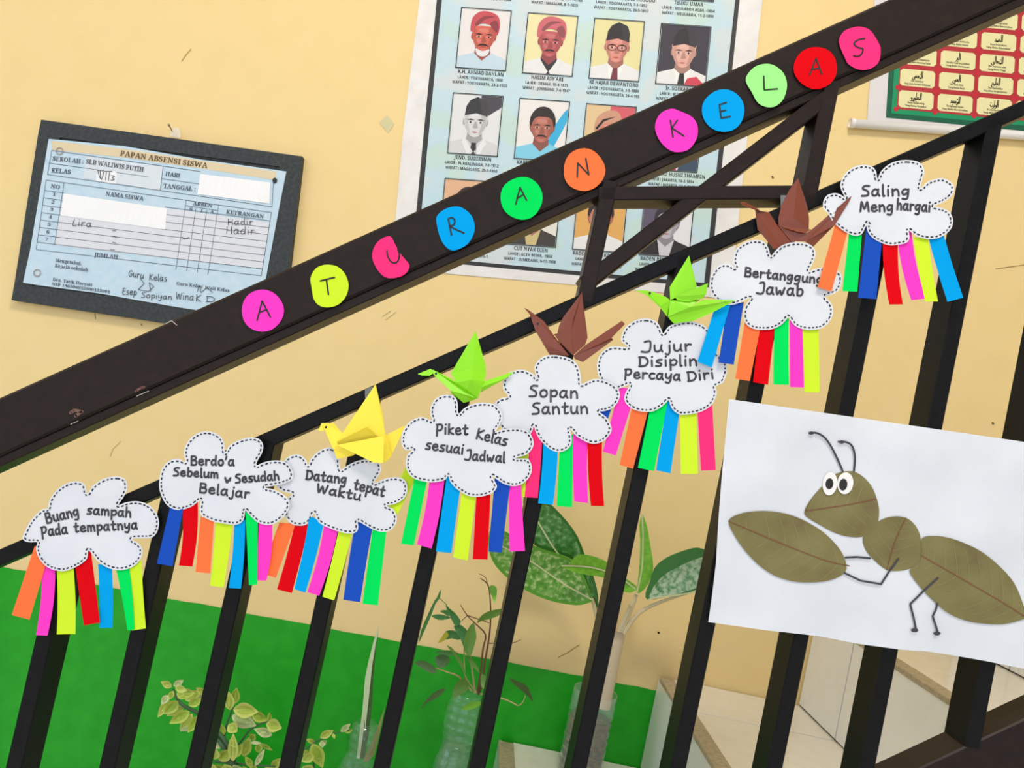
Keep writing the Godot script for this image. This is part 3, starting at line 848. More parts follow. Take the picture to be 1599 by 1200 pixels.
func make_birds():
	var yel := mat(c8(252, 226, 62), 0.55)
	var gre := mat(c8(140, 222, 8), 0.45)
	var bro := mat(c8(124, 58, 37), 0.28)
	bro.rim_enabled = true
	bro.rim = 0.2
	make_bird("yellow folded paper bird above the cloud reading Datang tepat waktu", [0, 0], 1.0, yel, [
		["wing", 586.5, 600, 2, 598, 650, 3, 603, 690, 6, 573, 667, 7], ["wing", 586.5, 600, 2, 573, 667, 7, 526, 690, 6, 536, 676, 3],
		["wing", 573, 667, 8, 603, 690, 6, 611, 709, 5, 590, 700, 6],
		["neck", 502, 661, 6, 521, 661, 5, 536, 678, 4, 526, 696, 8, 521, 703, 9, 505, 668, 7.5],
		["beak", 502, 661, 6, 505, 668, 7.5, 506, 673, 7, 497, 673.5, 9],
		["body", 526, 690, 8, 573, 667, 15, 592, 684, 6, 526, 696, 6],
		["body", 521, 703, 8, 526, 695, 9, 555, 709, 10, 551, 712, 8.5, 526, 717, 7.5],
		["flap", 526, 695, 10, 600, 681, 10, 598, 723, 15, 584, 723, 15],
		["body", 600, 681, 11, 604, 678, 8, 612, 712, 6, 604, 721, 6, 598, 723, 8],
		["tail", 606, 678, 3, 634, 664, 2, 611, 712, 5, 603, 690, 5]], [509, 667.5, 9], [570, 710])
	make_bird("green folded paper bird with a long neck above the cloud reading Piket kelas", [645, 510], 8.883, gre, [
		["wing", 870, 60, 2, 1000, 520, 4, 1015, 640, 5, 830, 570, 9], ["wing", 870, 60, 2, 830, 570, 9, 525, 650, 5],
		["body", 525, 650, 5.2, 830, 570, 9.4, 820, 740, 14, 600, 780, 10], ["body", 830, 570, 9.4, 1015, 640, 5.2, 985, 760, 8, 820, 740, 14],
		["body", 820, 740, 14, 985, 760, 8, 955, 840, 9, 900, 1000, 8, 740, 870, 11], ["body", 600, 780, 10, 820, 740, 14, 740, 870, 11],
		["neck", 275, 600, 8, 380, 660, 7, 520, 720, 8, 740, 870, 11, 895, 995, 8, 520, 890, 12, 310, 700, 10, 265, 645, 9], ["neck", 520, 890, 12, 895, 995, 8, 840, 1022, 6, 700, 1062, 6, 530, 930, 8],
		["beak", 65, 660, 11, 240, 588, 8, 285, 612, 8, 270, 655, 9, 230, 685, 10, 120, 682, 11],
		["tail", 985, 760, 7, 1410, 622, 9, 1300, 715, 10, 955, 840, 9], ["tail", 955, 840, 9, 1300, 715, 10, 940, 915, 6]], [318, 655, 11], [760, 1000])
	make_bird("glossy brown folded paper bird above the cloud reading Sopan santun", [810, 450], 8.883, bro, [
		["wing", 878, 60, 2, 900, 250, 3, 925, 480, 3, 950, 635, 3, 730, 590, 5.5, 760, 420, 5], ["wing", 878, 60, 2, 760, 420, 5, 730, 590, 5.5, 535, 640, 2, 560, 520, 2, 620, 400, 2, 720, 270, 2],
		["body", 490, 640, 3, 535, 640, 2.4, 730, 588, 5.7, 745, 930, 4, 560, 740, 3], ["body", 730, 588, 5.7, 950, 633, 3.2, 955, 690, 3, 920, 790, 3, 770, 920, 3.6, 745, 930, 4],
		["neck", 130, 300, 5, 250, 390, 4, 350, 460, 3, 490, 660, 2, 700, 940, 2.4, 330, 760, 5, 235, 600, 5, 205, 430, 5.2], ["neck", 330, 760, 5, 700, 940, 2.4, 430, 932, 2.5],
		["beak", 75, 273, 6, 130, 300, 5, 205, 430, 5.2],
		["tail", 760, 940, 2.6, 930, 790, 2, 1430, 455, 2, 1475, 500, 3, 1290, 690, 4], ["tail", 760, 940, 2.6, 1290, 690, 4, 1310, 720, 2, 890, 1030, 2.2, 780, 985, 2.2]], [265, 495, 5.4], [700, 930])
	make_bird("green folded paper bird with a pale edged neck above the cloud reading Jujur", [980, 390], 8.883, gre, [
		["wing", 852, 80, 2, 960, 510, 4, 930, 560, 5, 590, 700, 7, 583, 520, 4],
		["flap", 650, 655, 7, 1115, 465, 14, 1090, 620, 13, 1040, 680, 11, 850, 720, 8, 690, 700, 7],
		["body", 585, 700, 6, 690, 700, 8, 850, 720, 9, 1000, 700, 8, 870, 795, 10, 560, 935, 7],
		["neck", 245, 565, 9, 330, 580, 8, 540, 660, 6, 585, 700, 6, 460, 790, 8], ["neck", 585, 700, 6, 550, 935, 5, 440, 790, 8, 460, 790, 8], ["neck", 245, 565, 9, 460, 790, 8, 440, 790, 7.5, 250, 622, 9],
		["beak", 100, 568, 9, 245, 565, 9, 250, 622, 9],
		["tail", 1500, 695, 11, 1040, 698, 10, 870, 795, 11], ["tail", 1500, 700, 11, 870, 795, 11, 560, 940, 7, 640, 1025, 6, 910, 990, 7, 1200, 860, 10]], [310, 605, 9.6], [620, 1000])
	make_bird("glossy brown folded paper bird above the cloud reading Bertanggung jawab", [1150, 270], 8.416, bro, [
		["wing", 810, 65, 1.5, 840, 150, 2, 930, 440, 2, 955, 600, 2, 950, 740, 3, 745, 590, 4.6], ["wing", 810, 65, 1.5, 745, 590, 4.6, 555, 700, 3, 550, 600, 2, 590, 430, 1.5, 690, 230, 1.5],
		["body", 555, 700, 4, 745, 590, 4.6, 950, 740, 4, 920, 790, 5, 740, 930, 4.5],
		["flap", 550, 695, 5, 990, 745, 6, 900, 795, 7, 780, 770, 7],
		["neck", 245, 490, 5, 310, 500, 6, 430, 520, 4, 545, 700, 4, 720, 915, 4.5, 600, 985, 5, 490, 1002, 6], ["neck", 245, 490, 5, 490, 1002, 6, 275, 740, 3],
		["beak", 50, 385, 8, 100, 378, 7, 260, 460, 5, 310, 500, 6, 245, 490, 5.5, 70, 422, 8],
		["tail", 990, 745, 6, 1510, 303, 13, 1290, 690, 11, 900, 905, 6, 760, 900, 5], ["tail", 1510, 303, 13, 1500, 345, 12.5, 1290, 690, 11, 1010, 972, 5, 900, 905, 6]], [285, 520, 6.6], [700, 950])
	bit_of_tape([570, 608, 582, 604, 584, 612, 570, 624], 0.0014, "bit of clear tape at the tip of the yellow bird")
	bit_of_tape([1219, 305, 1228, 305, 1236, 330, 1219, 332], 0.0012, "bit of clear tape beside the upper brown bird")

# ---------------------------------------------------------------- the ant made of pressed leaves
func make_leaf_picture():
	var o := [1100, 610]
	var s := 2.7916
	var z := ZR + 0.0046
	var t = thing("leaf_picture", "white sheet with an ant made of pressed brown leaves, taped to the balusters", "picture", P(Vector2(1370, 990), z))
	var zf := func(p): return z + 0.0016 * sin(p.x * 0.017 + 1.0) + 0.0012 * sin(p.x * 0.03 + p.y * 0.022) + 0.0006 * sin(p.y * 0.05 - p.x * 0.01)
	var up := func(dz): return func(p): return zf.call(p) + dz
	var st := mb()
	st.set_smooth_group(1)
	sheet(st, px([0, 0], 1.0, [1138.5, 623.5, 1600, 690.5, 1672, 700, 1632, 1052, 1599, 1045, 1540, 1033, 1500, 1026, 1450, 1018, 1407, 1015, 1340, 1006, 1279, 994, 1190, 984, 1106, 972, 1112, 930, 1118, 880, 1122, 810, 1127, 745]), zf, 16.0)
	build(st, "sheet", M.paper, t)
	M.leaf = triplanar(mat(c8(255, 255, 255), 0.6), noise_tex(128, [[0.0, 0.3, 0.7, 1.0], [c8(108, 94, 56), c8(118, 108, 62), c8(124, 116, 68), c8(130, 120, 76)]], 0.03, 31), 6.0)
	M.vein = mat(c8(142, 134, 86), 0.6)
	M.rib = mat(c8(120, 76, 44), 0.6)
	var L := [
		[[105, 570, 150, 540, 220, 527, 300, 528, 380, 545, 450, 575, 520, 620, 580, 680, 610, 730, 620, 775, 600, 805, 540, 830, 460, 838, 380, 832, 300, 805, 230, 755, 170, 690, 130, 630], [105, 570, 250, 632, 420, 702, 540, 745, 632, 766], 9],
		[[435, 530, 460, 480, 510, 420, 570, 365, 640, 352, 690, 375, 730, 420, 752, 475, 762, 530, 752, 590, 720, 625, 680, 640, 620, 637, 560, 618, 500, 585, 450, 555], [440, 525, 540, 512, 640, 496, 750, 473], 6],
		[[948, 645, 1000, 635, 1060, 642, 1130, 665, 1210, 705, 1290, 770, 1350, 840, 1385, 920, 1402, 985, 1370, 1005, 1300, 1020, 1220, 1018, 1140, 1005, 1060, 970, 990, 910, 930, 845, 893, 785, 935, 755, 948, 700], [948, 722, 1050, 780, 1180, 855, 1300, 925, 1395, 985], 10],
		[[690, 645, 720, 600, 770, 565, 820, 550, 878, 555, 920, 590, 942, 640, 948, 700, 940, 745, 900, 775, 850, 787, 795, 783, 745, 745, 705, 700], [878, 557, 850, 615, 825, 680, 795, 782], 5],
	]
	var n := 0
	for q in L:
		n += 1
		var dz := 0.0005 + 0.0004 * (n % 2)
		var poly := smooth(px(o, s, q[0]), 3)
		st = mb()
		st.set_smooth_group(1)
		sheet(st, poly, up.call(dz), 14.0)
		var lf = build(st, "leaf", M.leaf, t, "pressed olive brown leaf")
		var rib := smooth(px(o, s, q[1]), 5, false)
		st = mb()
		stroke(st, rib, 1.7, up.call(dz + 0.0003))
		build(st, "midrib", M.rib, lf)
		st = mb()
		for i in q[2]:
			var k: int = int((i + 0.7) / q[2] * (rib.size() - 1))
			var a: Vector2 = rib[k]
			var d: Vector2 = (rib[min(k + 1, rib.size() - 1)] - rib[max(k - 1, 0)]).normalized()
			for sd in [-1.0, 1.0]:
				var line := PackedVector2Array()
				for j in 9:
					var v := j / 8.0
					var p: Vector2 = a + d.orthogonal() * sd * v * 46.0 - d * (v * 22.0 + v * v * 14.0) * (1.0 if n != 2 else -1.0)
					if not Geometry2D.is_point_in_polygon(p, poly):
						break
					line.append(p)
				if line.size() > 2:
					stroke(st, line.slice(0, line.size() - 1), 0.8, up.call(dz + 0.0002))
		build(st, "veins", M.vein, lf)
	for q in [[[547, 407], 32, 51, [545, 407], 17, 24], [[614, 405], 35, 48, [605, 411], 18, 26]]:
		st = mb()
		sheet(st, ellipse(px(o, s, q[0])[0], q[1] / s, q[2] / s, 0.12), up.call(0.0014))
		var e = build(st, "eye", M.white_plastic, t, "white paper eye with black pupil")
		st = mb()
		sheet(st, ellipse(px(o, s, q[3])[0], q[4] / s, q[5] / s, 0.12), up.call(0.0017))
		build(st, "pupil", M.black, e)
	for q in [["antenna", [458, 186, 490, 186, 525, 207, 555, 250, 585, 310, 603, 352], [466, 186]], ["antenna", [585, 224, 620, 226, 645, 245, 656, 290, 652, 352], [598, 225]], ["drawn_arm", [615, 729, 665, 727, 722, 732], []], ["drawn_arm", [612, 797, 680, 830, 770, 845, 805, 790, 845, 735], []], ["drawn_leg", [1018, 818, 960, 870, 897, 932, 912, 990, 922, 1040], [916, 1046]], ["drawn_leg", [1015, 930, 1010, 955, 995, 985, 1010, 1030, 1017, 1055], [1014, 1060]]]:
		st = mb()
		var pts := px(o, s, q[1])
		stroke(st, smooth(pts, 4, false) if q[0] == "antenna" else pts, 3.2, up.call(0.0013))
		if q[2].size():
			sheet(st, ellipse(px(o, s, q[2])[0], 5.8 if q[0] != "antenna" else 4.6, 3.2 if q[0] != "antenna" else 2.6), up.call(0.0015))
		build(st, q[0], M.ink, t)

# ---------------------------------------------------------------- attendance board
func prism(st: SurfaceTool, poly: PackedVector2Array, z0: float, z1: float):
	st.set_smooth_group(-1)
	sheet(st, poly, flat_z(z1))
	var n := poly.size()
	for i in n:
		var a := P(poly[i], z1)
		var b := P(poly[(i + 1) % n], z1)
		quad(st, b, a, Vector3(a.x, a.y, z0), Vector3(b.x, b.y, z0))

func make_board():
	var o := [0, 160]
	var s := 3.198
	var z := 0.014
	var t = thing("attendance_board", "black framed attendance board with a pale blue printed form hanging on the wall", "notice board", P(Vector2(228, 500), 0.0))
	M.board = triplanar(mat(c8(255, 255, 255), 0.6), noise_tex(128, [[0.0, 0.5, 1.0], [c8(34, 40, 42), c8(44, 50, 52), c8(62, 64, 64)]], 0.12, 41), 8.0)
	var frame := {"top_rail": [205, 86, 1510, 270, 1503, 335, 190, 160], "bottom_rail": [72, 905, 1415, 1085, 1398, 1190, 57, 987], "left_stile": [190, 160, 300, 175, 160, 920, 72, 905], "right_stile": [1395, 320, 1503, 335, 1415, 1085, 1300, 1070]}
	for n in frame:
		var st := mb()
		prism(st, px(o, s, frame[n]), 0.0, z)
		build(st, n, M.board, t)
	var st := mb()
	prism(st, px(o, s, [190, 160, 1503, 335, 1415, 1085, 72, 905]), 0.001, z - 0.003)
	build(st, "backing_panel", M.board, t)
	var zs := z + 0.0008
	var zf := func(p): return zs + 0.0004 * sin(p.x * 0.08) + 0.0003 * sin(p.y * 0.09 + p.x * 0.03)
	var up := func(dz): return func(p): return zf.call(p) + dz
	st = mb()
	st.set_smooth_group(1)
	sheet(st, px(o, s, [243, 182, 620, 218, 1000, 285, 1430, 345, 1395, 520, 1350, 760, 1290, 1085, 880, 1022, 500, 955, 180, 912, 115, 900, 150, 740, 190, 500]), zf, 16.0)
	var sh = build(st, "printed_form", triplanar(mat(c8(255, 255, 255), 0.5), noise_tex(128, [[0.0, 0.5, 1.0], [c8(188, 214, 232), c8(196, 220, 236), c8(206, 224, 236)]], 0.06, 42), 5.0), t)
	for q in [["title_band", [255, 192, 620, 232, 1000, 290, 1380, 346, 1374, 388, 1000, 330, 620, 275, 262, 238], c8(226, 208, 172), 0.0003], ["white_rows", [318, 455, 1350, 602, 1306, 832, 272, 713], c8(222, 224, 232), 0.0003], ["white_slip", [318, 455, 835, 530, 825, 635, 303, 565], c8(248, 248, 250), 0.0009], ["white_slip", [1000, 357, 1350, 400, 1345, 505, 985, 458], c8(248, 248, 250), 0.0009], ["pale_slip", [432, 268, 812, 322, 800, 440, 415, 378], c8(218, 226, 234), 0.0004], ["white_slip", [485, 335, 585, 345, 580, 408, 478, 392], c8(240, 242, 246), 0.0008]]:
		st = mb()
		var dz: float = q[3]
		if q[0] == "white_slip":
			# correction paper: narrow strips glued side by side, wrinkled
			var f := func(p): return zf.call(p) + dz + 0.00035 * sin(p.x * 0.62 + sin(p.y * 0.11) * 2.0)
			st.set_smooth_group(1)
			sheet(st, px(o, s, q[1]), f, 3.0)
		else:
			sheet(st, px(o, s, q[1]), up.call(dz), 12.0)
		build(st, q[0], mat(q[2], 0.6), sh)
	# ruled lines
	st = mb()
	var zl: Callable = up.call(0.0006)
	var lines := [[258, 240, 815, 318], [815, 318, 1000, 345], [245, 303, 740, 372], [237, 360, 800, 440], [800, 440, 1358, 521], [258, 240, 237, 360], [815, 318, 800, 440], [1365, 400, 1358, 521], [805, 380, 1000, 408], [232, 388, 1355, 550], [320, 400, 272, 713], [930, 487, 878, 835], [978, 530, 932, 842], [1032, 538, 985, 850], [1092, 512, 1038, 860], [1355, 550, 1305, 865], [230, 388, 180, 735], [926, 515, 1088, 540]]
	for i in 9:
		var v := i / 8.0
		var ya := lerpf(440, 735, v)
		var xa := lerpf(224, 180, v)
		var yb := lerpf(592, 866, v)
		var xb := lerpf(1350, 1305, v)
		if i < 4:
			lines.append([xa, ya, xa + 95, ya + 12.5])
			lines.append([xa + 600, ya + 82, xb, yb])
		else:
			lines.append([xa, ya, xb, yb])
	for l in lines:
		stroke(st, px(o, s, l), 0.75, zl)
	build(st, "ruled_lines", mat(c8(86, 96, 112), 0.6), sh)
	# print
	st = mb()
	M.form_ink = mat(c8(60, 66, 84), 0.6)
	var fb := font(true, true)
	for q in [["SEKOLAH :", 262, 290, 415, 306, 22], ["SLB WALIWIS PUTIH", 428, 305, 715, 347, 23], ["KELAS", 255, 350, 352, 358, 22], ["HARI", 825, 366, 897, 376, 21], ["TANGGAL :", 815, 427, 975, 444, 22], ["NO", 252, 427, 297, 433, 20], ["NAMA SISWA", 527, 466, 715, 491, 21], ["ABSEN", 962, 513, 1058, 526, 18], ["S", 945, 540, 960, 542, 16], ["I", 1002, 548, 1010, 549, 16], ["A", 1049, 554, 1068, 556, 16], ["KETRANGAN", 1128, 556, 1315, 579, 20], ["JUMLAH", 470, 769, 587, 782, 19], ["Mengetahui,", 277, 797, 405, 813, 17], ["Kepala sekolah", 273, 823, 438, 845, 17], ["Dra. Tatik Haryati", 262, 891, 460, 919, 15], ["NIP 196306032000122001", 258, 913, 548, 954, 14], ["Guru Kelas/", 880, 911, 1012, 928, 16], ["Wali Kelas", 1022, 932, 1145, 948, 16]]:
		var e := px(o, s, q.slice(1, 5))
		st = mb()
		print_text(st, q[0], fb, e[0], e[1], q[5] / s, zs + 0.0013)
		build(st, "form_text", M.form_ink, sh)
	for i in 7:
		var c := px(o, s, [262 - i * 6.3, 466 + i * 37.5, 276 - i * 6.3, 468 + i * 37.5])
		var sn := mb()
		print_text(sn, str(i + 1), fb, c[0], c[1], 5.2, zs + 0.0013)
		build(sn, "row_number", M.form_ink, sh)
	st = mb()
	var e2 := px(o, s, [598, 266, 1035, 329])
	print_text(st, "PAPAN ABSENSI SISWA", fb, e2[0], e2[1], 8.2, zs + 0.0013)
	build(st, "title_print", mat(c8(96, 70, 36), 0.6), sh)
	# pen writing
	st = mb()
	var zp: Callable = up.call(0.0016)
	for q in [["Lira", 362, 615, 455, 624, 22], ["Hadir", 1138, 612, 1262, 612, 20], ["Hadir", 1130, 656, 1270, 660, 24], ["Guru", 640, 868, 715, 880, 20], ["Kelas", 745, 888, 832, 894, 20], ["Esep", 612, 958, 680, 964, 20], ["Sopiyan", 705, 974, 857, 986, 17], ["Wina", 878, 982, 965, 990, 22], ["K", 978, 994, 1002, 996, 22], ["D", 1030, 996, 1072, 998, 18], ["VII", 495, 384, 545, 390, 26], ["3", 552, 390, 570, 392, 18]]:
		hand(st, o, s, q[0], q[1], q[2], q[3], q[4], q[5], 1.0, zp)
	for q in [[562, 640, 578, 641], [560, 669, 580, 671], [562, 698, 577, 702], [550, 735, 572, 737], [908, 672, 918, 682, 945, 674], [700, 880, 720, 905, 690, 935, 740, 945, 768, 920, 745, 900, 752, 945], [985, 945, 995, 915, 1005, 950, 1030, 925, 1062, 950], [487, 340, 560, 345], [487, 340, 500, 380]]:
		stroke(st, px(o, s, q), 0.9, zp)
	build(st, "pen_writing", M.ink, sh)
	# eyelets and the pin
	for q in [[297, 243], [185, 852]]:
		st = mb()
		stroke(st, smooth(ellipse(px(o, s, q)[0], 5.2, 5.2, 0, 16), 1), 1.4, up.call(0.0018))
		build(st, "eyelet", M.metal, t)
	st = mb()
	sheet(st, ellipse(px(o, s, [1372, 390])[0], 3.6, 4.2), up.call(0.0019))
	build(st, "eyelet", M.black, t, "dark hole in the form")
	# nail with a scrap of plastic above the board
	var n = thing("wall_nail", "small bent nail driven into the wall above the attendance board", "nail", P(Vector2(271, 208), 0.0))
	st = mb()
	tube(st, [P(Vector2(272, 209), -0.004), P(Vector2(268, 203), 0.012), P(Vector2(264, 196), 0.02)], 0.0011, 0.0011)
	build(st, "shank", M.metal, n)
	st = mb()
	tube(st, [P(Vector2(264, 196), 0.0195), P(Vector2(263.4, 195.2), 0.0215)], 0.0022, 0.0022, 10)
	build(st, "head", M.metal, n)
	var b = thing("plastic_hanger", "small clear plastic hanging loop on top of the attendance board", "hanger", P(Vector2(273, 214), 0.006))
	st = mb()
	sheet(st, px(o, s, [848, 170, 852, 145, 868, 125, 890, 128, 902, 145, 900, 180]), flat_z(0.008))
	build(st, "loop", mat(c8(240, 236, 224, 150), 0.2), b)

# ---------------------------------------------------------------- portrait poster
func lin(c: Color) -> Color:
	return c.srgb_to_linear()

var pu := Vector2.ZERO
var pv := Vector2.ZERO
var po := Vector2.ZERO
func uv(a) -> PackedVector2Array:
	var r := PackedVector2Array()
	for i in range(0, a.size(), 2):
		r.append(po + pu * a[i] + pv * a[i + 1])
	return r

func oval(cx, cy, rx, ry) -> Array:
	var r := []
	for k in 20:
		r.append(cx + cos(TAU * k / 20) * rx)
		r.append(cy + sin(TAU * k / 20) * ry)
	return r

func clip_draw(st, a, layer: int, col: Color, soft := false):
	# shapes are kept inside the picture's edge
	var frame := uv([0.015, 0.012, 0.985, 0.012, 0.985, 0.988, 0.015, 0.988])
	var p := uv(a)
	if soft:
		p = smooth(p, 3)
	for q in Geometry2D.intersect_polygons(p, frame):
		sheet(st, q, flat_z(0.0022 + layer * 0.00009), 0.0, lin(col))

func portrait(st, tl: Vector2, d):
	po = tl
	pu = Vector2(77.8, 5.6)
	pv = Vector2(-9.2, 94.0)
	var skin: Color = d.skin
	var dark := skin.darkened(0.45)
	clip_draw(st, [0, 0, 1, 0, 1, 1, 0, 1], 0, d.bg)
	if d.has("bg2"):
		clip_draw(st, d.bg2[0], 1, d.bg2[1], true)
	clip_draw(st, [-0.1, 1.1, -0.08, 0.86, 0.1, 0.79, 0.3, 0.74, 0.42, 0.68, 0.6, 0.68, 0.72, 0.74, 0.92, 0.8, 1.08, 0.88, 1.1, 1.1], 2, d.coat, true)
	clip_draw(st, [0.36, 0.6, 0.64, 0.6, 0.66, 0.74, 0.5, 0.86, 0.34, 0.74], 3, skin.darkened(0.25))
	if d.has("shirt"):
		clip_draw(st, [0.33, 0.72, 0.5, 0.84, 0.67, 0.72, 0.58, 1.05, 0.42, 1.05], 4, d.shirt)
	if d.has("tie"):
		clip_draw(st, [0.46, 0.8, 0.55, 0.8, 0.58, 1.05, 0.42, 1.05], 5, d.tie)
	if d.has("lapel"):
		clip_draw(st, [0.3, 0.72, 0.5, 0.95, 0.42, 1.05, 0.26, 0.8], 5, d.lapel)
		clip_draw(st, [0.7, 0.72, 0.52, 0.95, 0.6, 1.05, 0.76, 0.8], 5, d.lapel)
	if d.has("hair"):
		clip_draw(st, oval(0.5, 0.38, 0.265, 0.27), 4, d.hair)
	clip_draw(st, oval(0.28, 0.46, 0.035, 0.06), 5, skin.darkened(0.2))
	clip_draw(st, oval(0.72, 0.46, 0.035, 0.06), 5, skin.darkened(0.2))
	clip_draw(st, [0.29, 0.3, 0.71, 0.3, 0.72, 0.46, 0.68, 0.58, 0.59, 0.68, 0.5, 0.71, 0.41, 0.68, 0.32, 0.58, 0.28, 0.46], 6, skin, true)
	clip_draw(st, [0.6, 0.32, 0.71, 0.32, 0.71, 0.5, 0.64, 0.62, 0.58, 0.66, 0.62, 0.5], 7, skin.darkened(0.14), true)
	clip_draw(st, [0.29, 0.34, 0.35, 0.36, 0.36, 0.52, 0.42, 0.66, 0.36, 0.62, 0.3, 0.52], 7, skin.darkened(0.1), true)
	clip_draw(st, [0.4, 0.33, 0.56, 0.33, 0.57, 0.385, 0.42, 0.385], 7, skin.lightened(0.14), true)
	clip_draw(st, [0.36, 0.51, 0.45, 0.52, 0.43, 0.57, 0.37, 0.56], 7, skin.lightened(0.12), true)
	clip_draw(st, [0.46, 0.655, 0.54, 0.655, 0.53, 0.69, 0.47, 0.69], 7, skin.lightened(0.08), true)
	var brow: Color = d.get("brow", Color(0.12, 0.08, 0.08))
	for sx in [0.4, 0.6]:
		clip_draw(st, [sx - 0.085, 0.425, sx, 0.405, sx + 0.085, 0.425, sx, 0.432], 8, brow)
		clip_draw(st, oval(sx, 0.463, 0.05, 0.016), 8, Color(0.9, 0.87, 0.84).lerp(skin, 0.4))
		clip_draw(st, oval(sx, 0.463, 0.02, 0.017), 9, brow)
		if d.has("glasses"):
			var ring := uv(oval(sx, 0.463, 0.088, 0.05))
			ring.append(ring[0])
			stroke(st, ring, 1.0, flat_z(0.0032), lin(Color(0.1, 0.06, 0.06)))
	clip_draw(st, [0.485, 0.45, 0.52, 0.45, 0.56, 0.55, 0.5, 0.565, 0.45, 0.55], 8, skin.darkened(0.2))
	if d.has("moustache"):
		clip_draw(st, [0.38, 0.62, 0.44, 0.58, 0.5, 0.575, 0.56, 0.58, 0.62, 0.62, 0.5, 0.605], 9, brow)
	clip_draw(st, [0.43, 0.625, 0.5, 0.612, 0.57, 0.625, 0.5, 0.645], 9, skin.lerp(Color(0.6, 0.15, 0.15), 0.45))
	if d.has("beard"):
		clip_draw(st, [0.36, 0.66, 0.5, 0.7, 0.64, 0.66, 0.6, 0.76, 0.5, 0.79, 0.4, 0.76], 8, d.beard, true)
	match d.hat:
		"turban":
			clip_draw(st, [0.22, 0.36, 0.24, 0.16, 0.38, 0.05, 0.56, 0.04, 0.74, 0.1, 0.8, 0.24, 0.78, 0.4, 0.72, 0.42, 0.68, 0.3, 0.5, 0.24, 0.34, 0.28, 0.28, 0.38], 9, d.hatcol, true)
			clip_draw(st, [0.3, 0.26, 0.46, 0.12, 0.7, 0.12, 0.5, 0.17, 0.36, 0.28], 10, d.hatcol.darkened(0.28), true)
			clip_draw(st, [0.6, 0.24, 0.72, 0.18, 0.78, 0.3, 0.74, 0.38], 10, d.hatcol.darkened(0.3), true)
		"cap":
			clip_draw(st, [0.27, 0.36, 0.29, 0.2, 0.36, 0.1, 0.5, 0.04, 0.68, 0.1, 0.73, 0.22, 0.73, 0.36, 0.5, 0.31], 9, d.hatcol)
			clip_draw(st, [0.5, 0.04, 0.68, 0.1, 0.73, 0.22, 0.73, 0.36, 0.6, 0.33, 0.56, 0.14], 10, d.hatcol.lightened(0.07))
		"cloth":
			clip_draw(st, [0.2, 0.42, 0.24, 0.22, 0.42, 0.1, 0.64, 0.1, 0.74, 0.24, 0.74, 0.38, 0.6, 0.3, 0.4, 0.32, 0.28, 0.42], 9, d.hatcol, true)
			clip_draw(st, [0.22, 0.4, 0.36, 0.24, 0.62, 0.18, 0.38, 0.28, 0.26, 0.42], 10, Color(0.15, 0.08, 0.08))
		_:
			clip_draw(st, [0.27, 0.46, 0.26, 0.28, 0.36, 0.15, 0.5, 0.12, 0.64, 0.15, 0.74, 0.28, 0.73, 0.46, 0.68, 0.32, 0.5, 0.27, 0.33, 0.32], 9, d.get("hair", Color(0.08, 0.06, 0.07)), true)
	if d.has("extra"):
		clip_draw(st, d.extra[0], 10, d.extra[1])
	# black edge of the picture
	var e := uv([0, 0, 1, 0, 1, 1, 0, 1, 0, 0])
	stroke(st, e, 1.3, flat_z(0.0034), lin(Color(0.1, 0.1, 0.11)))

